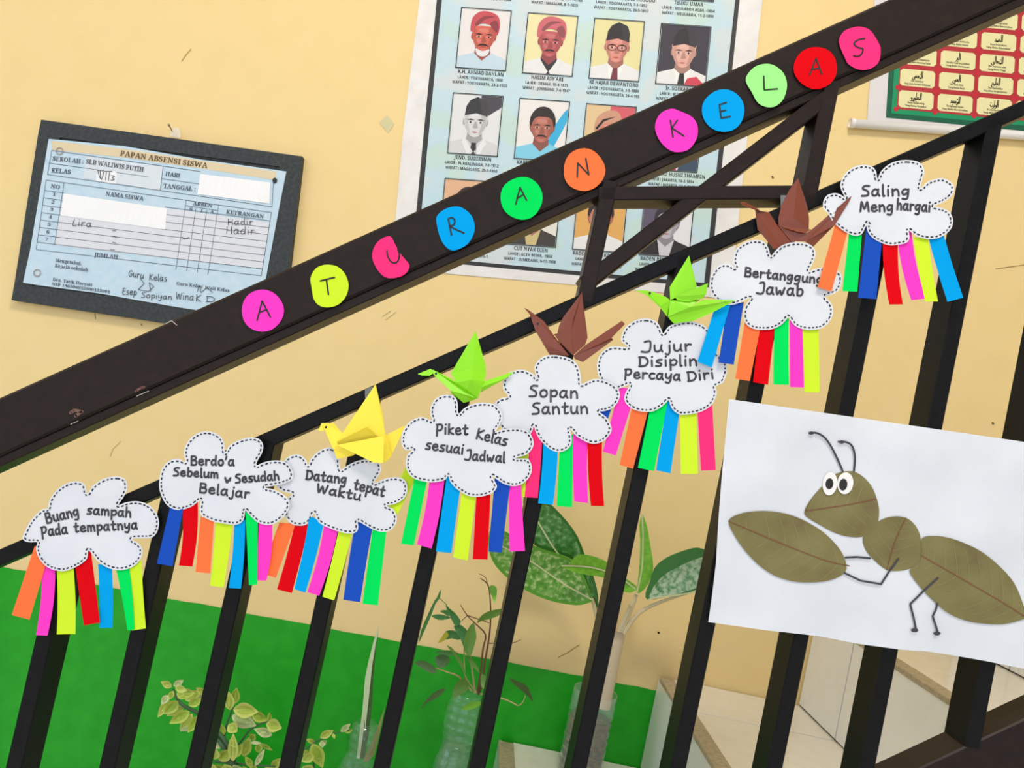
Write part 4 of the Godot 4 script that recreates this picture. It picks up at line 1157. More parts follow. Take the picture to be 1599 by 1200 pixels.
func make_poster():
	var t = thing("portrait_poster", "tall poster of captioned portraits in rows on pale blue, hanging on the wall", "poster", P(Vector2(880, 440), 0.001))
	var border := triplanar(mat(c8(255, 255, 255), 0.5), noise_tex(128, [[0.0, 0.5, 1.0], [c8(226, 222, 222), c8(234, 230, 228), c8(240, 238, 238)]], 0.05, 51), 2.5)
	var zf := func(p): return 0.0012 + 0.0003 * sin(p.x * 0.012)
	var st := mb()
	st.set_smooth_group(1)
	sheet(st, px([0, 0], 1.0, [703, -480, 1243, -438, 1190, 5, 1168, 206, 1140, 467, 898, 445, 681, 426, 611, 420, 629, 210, 655, 0]), zf, 60.0)
	build(st, "sheet", border, t)
	st = mb()
	sheet(st, px([0, 0], 1.0, [730, -430, 1204, -393, 1155, 0, 1107, 449, 898, 429.5, 721, 413, 643, 406.5, 660, 225, 682, 0]), flat_z(0.0017))
	build(st, "black_border", mat(c8(40, 40, 44), 0.55), t)
	st = mb()
	sheet(st, px([0, 0], 1.0, [738, -422, 1196, -386, 1148, 0, 1099.5, 442, 898, 423.5, 721, 407, 651.5, 400.5, 668, 225, 690, 0]), flat_z(0.0020))
	var m := mat(c8(255, 255, 255), 0.5)
	m.albedo_texture = noise_tex(256, [[0.0, 0.32, 0.42, 0.5, 0.58, 0.68, 1.0], [c8(214, 216, 218), c8(206, 218, 222), c8(194, 219, 229), c8(196, 220, 230), c8(192, 218, 228), c8(194, 220, 216), c8(198, 218, 208)]], 0.012, 52, 3)
	build(st, "printed_ground", m, t)
	var W := c8(232, 230, 230)
	var D := [
		{"bg": c8(232, 226, 226), "hat": "turban", "hatcol": c8(198, 74, 88), "skin": c8(214, 100, 84), "coat": c8(196, 216, 230), "moustache": 1, "beard": c8(226, 226, 230)},
		{"bg": c8(236, 226, 172), "hat": "turban", "hatcol": c8(206, 102, 112), "skin": c8(192, 88, 92), "coat": W, "shirt": c8(40, 36, 44), "lapel": W, "moustache": 1},
		{"bg": c8(230, 220, 160), "hat": "cap", "hatcol": c8(30, 28, 32), "skin": c8(222, 142, 128), "coat": W, "shirt": c8(240, 240, 240), "tie": c8(122, 40, 62), "glasses": 1},
		{"bg": c8(58, 52, 66), "hat": "cap", "hatcol": c8(38, 32, 42), "skin": c8(226, 170, 156), "coat": W, "shirt": c8(240, 238, 236), "tie": c8(34, 34, 38), "extra": [[0.62, 0.88, 0.8, 0.84, 0.96, 0.96, 0.9, 1.0, 0.56, 1.0], c8(206, 62, 80)]},
		{"bg": c8(226, 226, 228), "bg2": [[0.58, -0.02, 1.02, -0.02, 1.02, 0.16, 0.75, 0.34, 0.62, 0.5], c8(70, 66, 74)], "hat": "cap", "hatcol": c8(46, 44, 50), "skin": c8(216, 214, 216), "coat": c8(212, 212, 214), "tie": c8(44, 42, 46), "lapel": c8(230, 230, 232), "brow": c8(50, 48, 52)},
		{"bg": c8(236, 230, 228), "bg2": [[0.98, 0.12, 0.98, 0.34, 0.7, 0.86, 0.6, 0.8, 0.76, 0.4], c8(52, 176, 222)], "hat": "hair", "hair": c8(36, 26, 28), "skin": c8(186, 108, 92), "coat": c8(128, 204, 232), "moustache": 1},
		{"bg": c8(214, 92, 104), "bg2": [[0, 0, 0.5, 0, 0.3, 0.4, 0.2, 1, 0, 1], c8(226, 196, 150)], "hat": "cloth", "hatcol": c8(206, 150, 124), "skin": c8(214, 128, 110), "coat": c8(70, 50, 54)},
		{"bg": c8(96, 60, 56), "hat": "cap", "hatcol": c8(36, 28, 30), "skin": c8(206, 140, 116), "coat": c8(52, 72, 94), "shirt": c8(230, 230, 232), "tie": c8(196, 52, 66)},
		{"bg": c8(226, 178, 142), "hat": "hair", "hair": c8(52, 40, 44), "skin": c8(206, 112, 106), "coat": c8(176, 150, 130)},
		{"bg": c8(232, 226, 214), "hat": "hair", "hair": c8(58, 50, 52), "skin": c8(226, 146, 136), "coat": c8(62, 58, 52), "shirt": c8(206, 186, 128)},
		{"bg": c8(226, 170, 92), "hat": "hair", "hair": c8(34, 28, 34), "skin": c8(222, 138, 112), "coat": W, "tie": c8(190, 70, 84)},
		{"bg": c8(228, 226, 230), "bg2": [[0, 0, 0.35, 0, 0.3, 0.5, 0.2, 1, 0, 1], c8(92, 82, 104)], "hat": "hair", "hair": c8(48, 42, 50), "skin": c8(186, 180, 190), "coat": c8(36, 32, 38), "shirt": c8(206, 204, 208), "brow": c8(50, 46, 54)},
	]
	var T := [
		["K.H. AHMAD DAHLAN", "LAHIR : YOGYAKARTA, 1868", "WAFAT : YOGYAKARTA, 23-2-1923"], ["HASIM ASY'ARI", "LAHIR : DEMAK, 10-4-1875", "WAFAT : JOMBANG, 7-6-1947"], ["KI HAJAR DEWANTORO", "LAHIR : YOGYAKARTA, 2-5-1889", "WAFAT : YOGYAKARTA, 28-4-195"], ["Ir. SOEKARNO", "LAHIR : BLITAR, 6-6-1901", "WAFAT : JAKARTA, 21-6-1970"],
		["JEND. SUDIRMAN", "LAHIR : PURBALINGGA, 7-1-1912", "WAFAT : MAGELANG, 29-1-1950"], ["KAPTEN PATTIMURA", "LAHIR : SAPARUA, 8-6-1783", "WAFAT : AMBON, 16-12-1817"], ["TUANKU IMAM BONJOL", "LAHIR : BONJOL, -1772", "WAFAT : MANADO, 6-11-1864"], ["MOHAMMAD HUSNI THAMRIN", "LAHIR : JAKARTA, 16-2-1894", "WAFAT : JAKARTA, 11-1-1941"],
		["COKROAMINOTO", "LAHIR : MADIUN, 16-8-1868", "WAFAT : YOGYAKARTA, 30-5-1"], ["CUT NYAK DIEN", "LAHIR : ACEH BESAR, -1850", "WAFAT : SUMEDANG, 6-11-1908"], ["RADEN AJENG KARTINI", "LAHIR : JEPARA, 21-4-1879", "WAFAT : REMBANG, 17-9-1904"], ["RADEN DEWI SARTIKA", "LAHIR : BANDUNG, 4-12-1884", "WAFAT : TASIKMALAYA, 11-9-1947"],
	]
	var fb := font(false, true)
	var cap := mb()
	var dir := Vector2(104, 8.2).normalized()
	var wtop := [["", "", "WAFAT : JAKARTA, 8-11-1964"], ["", "LAHIR : YOGYAKARTA, 11-11-1785", "WAFAT : MAKASAR, 8-1-1855"], ["Dr. WAHIDIN SUDIRO HUSODO", "LAHIR : YOGYAKARTA, 7-1-1852", "WAFAT : YOGYAKARTA, 26-5-1917"], ["TEUKU UMAR", "LAHIR : MEULABOH ACEH, -1854", "WAFAT : MEULABOH, 11-2-1899"]]
	for j in range(-1, 3):
		for i in 4:
			var tl := Vector2(720.8, 11.3) + i * Vector2(104, 8.4) + j * Vector2(-12.9, 133.6)
			var k := j * 4 + i
			if j >= 0:
				st = mb()
				portrait(st, tl, D[k])
				build(st, "portrait", M.print, t)
			else:
				st = mb()
				portrait(st, tl, D[[7, 5, 3, 9][i]])
				build(st, "portrait", M.print, t)
			var bc := tl + Vector2(38.9, 2.8) + Vector2(-9.2, 94.0)
			var lines: Array = T[k] if j >= 0 else wtop[i]
			for n in 3:
				if lines[n] == "":
					continue
				print_centred(cap, lines[n], fb, bc + Vector2(-0.8 * n, [8.6, 16.8, 25.0][n]), dir, [6.0, 4.6, 4.6][n], 0.0024, [0.86, 0.87, 0.87][n])
	build(cap, "captions", mat(c8(26, 26, 32), 0.6), t)

# ---------------------------------------------------------------- the chart of names on the right
# joined letters drawn right to left; each entry is width, pen lines
const ARAB := {
	"A": "0.14|0.07,0 0.07,1.15", "L": "0.22|0.11,1.15 0.11,0.05 0,0.02", "t": "0.2|0.2,0.02 0.12,0.05 0.1,0.32 0.08,0.05 0,0.02",
	"S": "0.46|0.46,0.02 0.4,0.05 0.28,0.34 0.1,0.32 0.14,0.08 0.4,0.04;0.14,0.08 0.1,0.24 0.06,0.03 0,0.02", "m": "0.26|0.26,0.02 0.16,0.1 0.08,-0.02 0.16,-0.12 0.2,0.0 0,0.02",
	"w": "0.28|0.28,0.02 0.2,0.24 0.1,0.2 0.14,0.05 0.24,0.1 0.16,-0.22 0,-0.3", "r": "0.24|0.22,0.2 0.2,-0.1 0.1,-0.26 0,-0.28", "d": "0.26|0.14,0.34 0.24,0.1 0.18,0.01 0.02,0.03",
	"e": "0.34|0.34,0.02 0.2,0.05 0.26,0.3 0.1,0.3 0.22,0.06 0,0.02", "j": "0.36|0.06,0.34 0.3,0.28 0.14,0.1 0.36,0.02;0.14,0.1 0,0.02", "y": "0.46|0.46,0.02 0.34,0.12 0.4,-0.08 0.46,-0.22 0.2,-0.36 0.02,-0.2 0.08,-0.02", "B": "0.46|0.46,0.2 0.4,0.0 0.1,0.0 0.02,0.22", "E": "0.4|0.4,0.02 0.26,0.1 0.34,0.28 0.18,0.26 0.3,0.02 0.04,-0.14 0.14,-0.4 0.38,-0.36", " ": "0.12|",
}
func arabic(st, word: String, right: Vector2, dir: Vector2, size: float, zf):
	var up := Vector2(dir.y, -dir.x)
	var x := 0.0
	for ch in word:
		if ch == "." or ch == "^":
			var dp: Vector2 = right - dir * (x - 0.1) * size + up * (0.62 if ch == "^" else -0.3) * size
			stroke(st, PackedVector2Array([dp, dp + dir * 0.05 * size]), size * 0.14, zf)
			continue
		var q: PackedStringArray = ARAB[ch].split("|")
		var w := q[0].to_float()
		if q[1] != "":
			for line in q[1].split(";"):
				var pts := PackedVector2Array()
				for pt in line.split(" "):
					var v := pt.split(",")
					pts.append(right - dir * (x + w - v[0].to_float()) * size + up * v[1].to_float() * size)
				stroke(st, smooth(pts, 3, false) if pts.size() > 2 else pts, size * 0.13, zf)
		x += w

func arabic_width(word: String) -> float:
	var x := 0.0
	for ch in word:
		if ch != "." and ch != "^":
			x += ARAB[ch].split("|")[0].to_float()
	return x

func make_chart():
	var t = thing("names_chart", "green bordered chart of cream panels with Arabic script on red ground", "chart", P(Vector2(1480, 205), 0.001))
	var st := mb()
	sheet(st, px([0, 0], 1.0, [1354, 188, 1359, 118, 1372, -120, 1800, -92, 1790, 226]), flat_z(0.0014))
	build(st, "sheet", mat(c8(226, 220, 222), 0.5), t)
	st = mb()
	sheet(st, px([0, 0], 1.0, [1383.4, 183.7, 1388, 107, 1400, -100, 1780, -70, 1770, 221]), flat_z(0.0018))
	build(st, "outer_border", mat(c8(0, 94, 66), 0.45), t)
	st = mb()
	sheet(st, px([0, 0], 1.0, [1391.6, 177.0, 1397, 100, 1408, -90, 1776, -62, 1766, 212]), flat_z(0.0021))
	build(st, "inner_border", mat(c8(0, 148, 96), 0.45), t)
	st = mb()
	sheet(st, px([0, 0], 1.0, [1400, 170, 1405.5, 101, 1416, -84, 1772, -56, 1762, 204]), flat_z(0.0024))
	build(st, "red_ground", mat(c8(184, 44, 52), 0.45), t)
	var co := Vector2(61.0, 5.5)
	var ro := Vector2(2.35, -33.9)
	var o := Vector2(1404.0, 140.6)
	var w := Vector2(54.4, 5.0)
	var h := Vector2(-1.5, 26.6)
	var dir := w.normalized()
	var red := mb()
	M.chart_ink = mat(c8(58, 46, 30), 0.6)
	M.diamond = mat(c8(206, 24, 54), 0.45)
	var fb := font(false, true)
	var txt := {
		"0,0": ["AL^SL.wrw", "Most Forbearing", "Yang Maha Penyabar"], "1,0": ["ALr^tttt.d", "The Righteous Teacher", "Yang Maha Membimbing"], "2,0": ["ALwArB^", "The Inheritor", "Yang Maha Mewarisi"],
		"0,1": ["ALm^etty.", "The Enricher", "Yang Maha Pemberi Kekayaan"], "1,1": ["AL^ety.", "The Rich One", "Yang Maha Kaya"], "2,1": ["ALj.AmE", "The Assembler", "Yang Maha Mengumpulkan"],
		"0,2": ["AL^twAB", "The Acceptor to Repentance", "Yang Maha Penerima Tobat"], "1,2": ["ALt.r", "One Who Treats with Kindness", "Yang Maha Dermawan"], "2,2": ["ALm^teALy", "The Supreme one", "Yang Maha Tinggi"],
		"1,3": ["ALm^tdr", "One with Authority", "Yang Maha Kuasa"], "2,3": ["AL^Smd", "Free From Want", "Yang Maha Dibutuhkan"], "2,4": ["ALwAj.d", "The Originator", "Yang Maha Menemukan"],
		"3,0": ["ALtA^ty", "The Everlasting", "Yang Maha Kekal"], "3,1": ["ALm^E", "The Preventer", "Yang Maha Mencegah"], "3,2": ["ALwALy", "The Governor", "Yang Maha Memerintah"], "3,3": ["AL^wAj.d", "The Unique", "Yang Maha Esa"], "3,4": ["ALm^tj", "The Noble", "Yang Maha Mulia"],
	}
	for j in 6:
		for i in 5:
			var a := o + co * i + ro * j
			var c := 0.07
			var cell := PackedVector2Array([a + w * c, a + w * (1 - c), a + w + h * c * 2, a + w + h * (1 - c * 2), a + w * (1 - c) + h, a + w * c + h, a + h * (1 - c * 2), a + h * c * 2])
			st = mb()
			sheet(st, cell, flat_z(0.0027))
			var p = build(st, "name_panel", mat(c8(236, 228, 172), 0.5), t)
			for q in [Vector2(-0.06, -0.13), Vector2(1.06, -0.13), Vector2(-0.06, 1.13), Vector2(1.06, 1.13)]:
				if q.x > 0 and i < 4 or q.y < 0 and j < 5:
					continue
				red = mb()
				sheet(red, ellipse(a + w * q.x + h * q.y, 3.6, 3.6, 0.78, 8), flat_z(0.00255))
				build(red, "red_diamond", M.diamond, t)
			var k := "%d,%d" % [i, j]
			if txt.has(k):
				var e: Array = txt[k]
				st = mb()
				var sz := minf(9.2, 40.0 / arabic_width(e[0]))
				arabic(st, e[0], a + w * 0.5 + h * 0.47 + dir * arabic_width(e[0]) * sz / 2, dir, sz, flat_z(0.003))
				build(st, "script", M.chart_ink, p)
				st = mb()
				print_centred(st, e[1], fb, a + w * 0.5 + h * 0.72, dir, 2.9, 0.003, 0.84 if e[1].length() < 20 else 0.62)
				print_centred(st, e[2], fb, a + w * 0.5 + h * 0.9, dir, 2.9, 0.003, 0.84 if e[2].length() < 22 else 0.7)
				build(st, "panel_lettering", M.chart_ink, p)
	st = mb()
	tube(st, [P(Vector2(1327, 192), 0.009), P(Vector2(1334, 192.8), 0.009)], 0.0086, 0.0086, 14)
	build(st, "rod_cap", M.white_plastic, t)
	st = mb()
	tube(st, [P(Vector2(1334, 193), 0.009), P(Vector2(1800, 227), 0.009)], 0.0078, 0.0078, 14)
	build(st, "rod", M.white_plastic, t)

# ---------------------------------------------------------------- plants on the steps
# a leaf with any outline: its halves fold up from the midrib a to b, its tip droops
func leaf_mesh(poly: PackedVector2Array, a: Vector2, b: Vector2, z: float, fold: float, droop: float, cell := 7.0) -> SurfaceTool:
	var d := (b - a)
	var L := maxf(d.length(), 1.0)
	var n := d.normalized().orthogonal()
	var zf := func(p):
		var t: float = clampf((p - a).dot(d) / (L * L), -0.2, 1.2)
		return z + absf((p - a).dot(n)) * fold + droop * t * t
	var st := mb()
	st.set_smooth_group(1)
	sheet(st, poly, zf, cell)
	return st

func lens(a: Vector2, b: Vector2, w: float, k := 1.0) -> PackedVector2Array:
	var d := (b - a)
	var n := d.normalized().orthogonal()
	var r := PackedVector2Array()
	var prof := [[0.0, 0.0], [0.12, 0.55], [0.3, 0.95], [0.5, 1.0], [0.7, 0.72], [0.87, 0.34], [1.0, 0.0]]
	for q in prof:
		r.append(a + d * q[0] + n * q[1] * w * 0.5 * k)
	for i in range(5, 0, -1):
		r.append(a + d * prof[i][0] - n * prof[i][1] * w * 0.5 * k)
	return r

func leaf_part(parent, called, poly, a, b, z, fold, droop, m, cell := 7.0):
	return build(leaf_mesh(poly, a, b, z, fold, droop, cell), called, m, parent)

func bottle(label, at: Vector3, prof, m, rings := 0.0009):
	var t = thing("plastic_bottle", label, "bottle", at)
	var st := mb()
	# moulded rings round the wall
	var fine := []
	for i in prof.size() - 1:
		var steps := int(clampf(absf(prof[i + 1][1] - prof[i][1]) / 0.002, 1, 60))
		for k in steps:
			var v := float(k) / steps
			var y: float = lerpf(prof[i][1], prof[i + 1][1], v)
			var rr: float = lerpf(prof[i][0], prof[i + 1][0], v)
			fine.append([rr + (rings * sin(y * 420.0) if rr > 0.01 else 0.0), y])
	fine.append(prof[prof.size() - 1])
	lathe(st, at, fine)
	build(st, "body", m, t)
	return t

func make_dumb_cane():
	var z := 0.075
	var base := P(Vector2(906, 1196), z)
	base.y = -0.588
	var r := 0.0375
	var t = bottle("clear plastic bottle of water and roots on the stair tread", base, [[0.0, 0.002], [r * 0.8, 0.001], [r, 0.01], [r, 0.052], [r * 0.97, 0.056], [r, 0.06], [r, 0.098], [r * 0.97, 0.102], [r, 0.106], [r, 0.143], [r * 0.96, 0.143]], M.plastic)
	var st := mb()
	lathe(st, base, [[0.0, 0.004], [r * 0.9, 0.004], [r * 0.94, 0.012], [r * 0.94, 0.098], [0.0, 0.098]])
	build(st, "water", triplanar(mat(c8(255, 255, 255, 225), 0.1), noise_tex(128, [[0.0, 0.35, 0.5, 0.65, 1.0], [c8(70, 46, 42), c8(104, 80, 66), c8(138, 140, 92), c8(84, 70, 58), c8(150, 162, 106)]], 0.05, 61), 9.0), t, "cloudy water with brown roots")
	st = mb()
	lathe(st, base, [[r * 1.005, 0.104], [r * 1.01, 0.106], [r * 1.01, 0.142], [r * 1.0, 0.144]])
	build(st, "sleeve", M.clear, t, "cut upper sleeve")
	var p = thing("dumb_cane_plant", "broad leaved dumb cane with speckled green leaves standing in the bottle on the tread", "plant", P(Vector2(935, 1120), z))
	var var_leaf := func(seed_, stops): return triplanar(mat(c8(255, 255, 255), 0.35), noise_tex(128, stops, 0.07, seed_), 9.0)
	var spotted = var_leaf.call(62, [[0.0, 0.36, 0.5, 0.6, 0.72, 1.0], [c8(52, 112, 30), c8(78, 146, 40), c8(96, 160, 48), c8(118, 170, 84), c8(178, 204, 134), c8(210, 222, 172)]])
	var dark = var_leaf.call(63, [[0.0, 0.4, 0.6, 0.75, 1.0], [c8(36, 92, 32), c8(54, 122, 44), c8(82, 144, 70), c8(124, 170, 112), c8(156, 190, 140)]])
	var pale = var_leaf.call(64, [[0.0, 0.3, 0.48, 0.6, 1.0], [c8(44, 110, 56), c8(92, 150, 96), c8(150, 188, 150), c8(186, 210, 180), c8(204, 222, 196)]])
	var fresh = var_leaf.call(65, [[0.0, 0.5, 1.0], [c8(90, 164, 26), c8(116, 184, 40), c8(146, 204, 74)]])
	var rib := mat(c8(206, 212, 160), 0.45)
	var o := [755, 780]
	var s := 6.6667
	var o2 := [920, 790]
	var s2 := 5.714
	var leaves := [
		[smooth(px(o, s, [420, -30, 560, -20, 680, 40, 740, 90, 870, 230, 980, 390, 1055, 580, 1150, 820, 1195, 1020, 1182, 1165, 1130, 1100, 1090, 980, 1000, 720, 890, 610, 700, 545, 530, 480, 480, 300, 430, 120]), 2), px(o, s, [1170, 1120, 1010, 800, 770, 560, 585, 265, 470, 40]), dark, 0.012, 0.35, 0.02, [], mat(c8(48, 112, 36), 0.35)],
		[smooth(px(o, s, [52, 470, 62, 340, 140, 290, 300, 380, 530, 487, 700, 545, 890, 612, 1000, 720, 1090, 900, 1135, 1050, 1060, 1090, 960, 1105, 760, 1075, 600, 1025, 440, 950, 270, 840, 130, 700, 70, 580]), 2), px(o, s, [1130, 1045, 900, 920, 700, 790, 500, 650, 250, 520, 80, 430]), spotted, 0.03, 0.3, 0.05, [], mat(c8(88, 158, 36), 0.35)],
		[smooth(px([0, 0], 1.0, [874, 883, 888, 883, 892, 876, 902, 867, 917, 867, 935, 872, 950, 880, 979, 905, 994, 916, 990, 924, 975, 925, 944, 903, 920, 899, 893, 893]), 2), px([0, 0], 1.0, [992, 920, 960, 898, 920, 886, 878, 884]), fresh, 0.05, 0.5, 0.03, []],
		[smooth(px(o2, s2, [470, 80, 448, 180, 455, 300, 450, 500, 432, 700, 418, 792, 500, 740, 560, 620, 572, 520, 550, 380, 520, 200, 492, 110]), 2), px(o2, s2, [425, 785, 470, 560, 480, 300, 473, 90]), fresh, 0.02, 0.5, 0.01, []],
		[smooth(px(o2, s2, [520, 842, 503, 780, 540, 680, 580, 560, 650, 490, 740, 440, 880, 390, 970, 375, 1050, 400, 1150, 440, 1170, 520, 1100, 680, 980, 742, 800, 800, 650, 822]), 2), px(o2, s2, [520, 842, 620, 818, 800, 795, 980, 742, 1160, 480]), pale, 0.03, 0.25, 0.04, [smooth(px(o2, s2, [540, 828, 556, 760, 600, 690, 680, 610, 800, 545, 940, 480, 1080, 450, 1130, 500, 1080, 660, 975, 728, 800, 786, 650, 808]), 2)], mat(c8(58, 126, 58), 0.35)],
	]
	for k in 2:
		leaves[k][6] = Geometry2D.offset_polygon(leaves[k][0], -4.5, Geometry2D.JOIN_ROUND)
	for q in leaves:
		var r_: PackedVector2Array = q[1]
		var lf = leaf_part(p, "leaf", q[0], r_[0], r_[r_.size() - 1], z + q[3], q[4] * 0.0006, q[5], q[7] if q.size() > 7 else q[2])
		for inner in q[6]:
			leaf_part(lf, "variegation", inner, r_[0], r_[r_.size() - 1], z + q[3] + 0.0005, q[4] * 0.0006, q[5], q[2])
		st = mb()
		var a := r_[0]
		var d := r_[r_.size() - 1] - a
		var n := d.normalized().orthogonal()
		var zz: float = z + q[3] + 0.0012
		var dr: float = q[5]
		var fo: float = q[4] * 0.0006
		var zf := func(v):
			var tt: float = clampf((v - a).dot(d) / d.length_squared(), -0.2, 1.2)
			return zz + absf((v - a).dot(n)) * fo + dr * tt * tt
		stroke(st, smooth(r_, 4, false), 2.4, zf)
		build(st, "midrib", rib, lf)
	var stem := mat(c8(222, 208, 168), 0.5)
	st = mb()
	tube(st, pz(px([0, 0], 1.0, [941, 1105, 945, 1085, 949, 1065, 956, 1030, 962, 1000, 966, 985]), z, z), 0.013, 0.0135, 12)
	build(st, "trunk", mat(c8(214, 196, 164), 0.55), p)
	for q in [[[1090, 922, 1047, 935, 1006, 952, 985, 972, 968, 1000, 958, 1030], 0.002, 0.0055], [[994, 928, 986, 950, 972, 980, 962, 1010], 0.003, 0.006], [[925, 936, 932, 965, 943, 1000], 0.0025, 0.005], [[934, 950, 942, 975, 950, 1005], 0.002, 0.005], [[985, 945, 972, 975, 960, 1000], 0.003, 0.005]]:
		st = mb()
		tube(st, pz(smooth(px([0, 0], 1.0, q[0]), 3, false), z + 0.025, z), q[1], q[2], 9)
		build(st, "petiole", stem, p)

func make_thin_plant():
	var z := 0.085
	var axis := P(Vector2(724, 1115), z)
	var base := Vector3(axis.x, -0.757, z)
	var h := 0.225
	var R := 0.031
	var top := P(Vector2(731, 1083), z).y - base.y
	var prof := [[0.0, 0.002], [R, 0.003], [R * 1.05, 0.02], [R * 1.05, top - 0.12], [R * 0.8, top - 0.09], [R * 0.86, top - 0.078], [R * 0.98, top - 0.055], [R * 1.0, top - 0.035], [R * 0.9, top - 0.015], [R * 0.74, top], [R * 0.72, top]]
	var t = bottle("clear ridged plastic bottle holding the thin stemmed plant", base, prof, M.clear)
	var st := mb()
	var w := top - 0.085
	lathe(st, base, [[0.0, 0.004], [R * 0.96, 0.005], [R * 0.98, 0.02], [R * 0.98, top - 0.122], [R * 0.78, w], [0.0, w]])
	build(st, "water", M.water, t)
	var p = thing("leafy_cutting", "thin stemmed plant with narrow dark green leaves in a ridged bottle", "plant", P(Vector2(745, 1100), z))
	var o := [640, 890]
	var s := 7.268
	var gd := triplanar(mat(c8(255, 255, 255), 0.35), noise_tex(128, [[0.0, 0.5, 0.75, 1.0], [c8(36, 92, 34), c8(50, 112, 42), c8(70, 132, 60), c8(96, 150, 80)]], 0.2, 71), 14.0)
	var gl := mat(c8(116, 180, 46), 0.4)
	var go := mat(c8(92, 136, 46), 0.45)
	var gm := triplanar(mat(c8(255, 255, 255), 0.4), noise_tex(128, [[0.0, 0.5, 0.7, 1.0], [c8(34, 88, 30), c8(56, 100, 42), c8(128, 140, 96), c8(160, 160, 120)]], 0.3, 72), 20.0)
	var gy := mat(c8(176, 170, 40), 0.45)
	var L := [
		[[905, 190, 940, 178, 985, 205, 985, 290, 965, 390, 930, 300, 905, 240], gl, 0.02], [[760, 610, 790, 550, 840, 500, 920, 465, 1050, 445, 1080, 470, 1045, 500, 970, 540, 880, 570, 810, 585], go, 0.03],
		[[410, 395, 460, 450, 520, 500, 570, 570, 575, 610, 530, 640, 500, 620, 470, 560, 440, 500, 415, 440], gd, 0.03], [[245, 525, 320, 507, 400, 520, 470, 545, 400, 568, 320, 570], gd, 0.02], [[340, 470, 420, 458, 480, 490, 440, 530, 390, 500], gd, 0.034],
		[[500, 640, 560, 620, 620, 660, 650, 700, 640, 800, 620, 900, 580, 800, 530, 720], gd, 0.034], [[720, 600, 745, 680, 755, 770, 730, 870, 690, 980, 640, 960, 610, 880, 620, 790, 650, 690], go, 0.04],
		[[400, 705, 480, 690, 530, 710, 580, 780, 540, 798, 470, 780, 410, 795], gd, 0.028], [[315, 835, 360, 770, 405, 706, 440, 735, 405, 798], gy, 0.027],
		[[415, 860, 480, 890, 540, 970, 600, 1060, 635, 1199, 600, 1150, 540, 1040, 480, 940], go, 0.045], [[290, 940, 380, 915, 480, 920, 560, 955, 480, 980, 380, 965], gd, 0.02], [[50, 1060, 130, 1030, 220, 1060, 290, 1120, 300, 1180, 220, 1170, 120, 1110], gm, 0.03], [[290, 990, 380, 960, 460, 1010, 420, 1090, 340, 1120, 290, 1060], gm, 0.012],
		[[350, 220, 342, 320, 290, 390, 235, 540, 150, 730, 100, 835, 128, 690, 200, 520, 275, 360, 305, 320], gd, 0.01],
		[[640, 980, 700, 1010, 760, 1090, 800, 1180, 740, 1130, 680, 1070], go, 0.02],
	]
	for q in L:
		var poly := smooth(px(o, s, q[0]), 2)
		leaf_part(p, "leaf", poly, poly[0], poly[poly.size() / 2], z + q[2], 0.0004, 0.008, q[1], 5.0)
	o = [620, 1030]
	s = 7.06
	for q in [[[255, 570, 300, 480, 370, 400, 450, 340, 540, 320, 480, 400, 400, 450, 320, 490], gm, 0.04], [[1230, 200, 1310, 235, 1390, 262, 1455, 330, 1500, 470, 1440, 410, 1370, 345, 1290, 280], mat(c8(64, 92, 34), 0.6), 0.012], [[705, 560, 760, 500, 840, 465, 930, 475, 900, 520, 800, 560], gl, 0.05], [[620, 330, 660, 260, 720, 210, 790, 260, 780, 330, 700, 400, 620, 420], go, 0.01], [[930, 160, 990, 200, 1000, 260, 950, 330, 920, 260], go, 0.02]]:
		var poly := smooth(px(o, s, q[0]), 2)
		leaf_part(p, "leaf", poly, poly[0], poly[poly.size() / 2], z + q[2], 0.0004, 0.008, q[1], 5.0)
	var br := mat(c8(112, 74, 52), 0.6)
	var tan := mat(c8(190, 172, 122), 0.6)
	o = [640, 890]
	s = 7.268
	for q in [[[780, 1420, 830, 1250, 850, 1060, 890, 830, 915, 620, 915, 400, 890, 180, 800, 100], br, 0.0022, 0.0008], [[770, 1400, 800, 1190, 830, 900, 860, 740, 750, 620, 650, 520, 575, 400], br, 0.002, 0.0006], [[890, 835, 1000, 836, 1160, 835, 1260, 795], br, 0.0009, 0.0005], [[650, 520, 770, 560, 900, 605], br, 0.0009, 0.0008], [[650, 525, 580, 585], br, 0.0008, 0.0005], [[880, 180, 860, 90, 780, 45], br, 0.0008, 0.0004], [[740, 1400, 720, 1250, 700, 1100, 690, 980], tan, 0.002, 0.0012], [[760, 1400, 640, 1240, 620, 1100, 615, 900], tan, 0.0014, 0.001], [[330, 320, 420, 400], go, 0.0008, 0.0006], [[700, 1380, 560, 1220, 440, 1170, 300, 1120], tan, 0.0016, 0.001]]:
		st = mb()
		tube(st, pz(smooth(px(o, s, q[0]), 3, false), z, z + 0.02), q[2], q[3], 6)
		build(st, "stem", q[1], p)
	o = [620, 1030]
	s = 7.06
	st = mb()
	tube(st, pz(smooth(px(o, s, [900, 380, 1020, 400, 1145, 430, 1220, 455, 1290, 490, 1340, 510, 1390, 470, 1415, 400]), 3, false), z, z + 0.02), 0.0014, 0.0008, 6)
	build(st, "dry_tendril", tan, p)

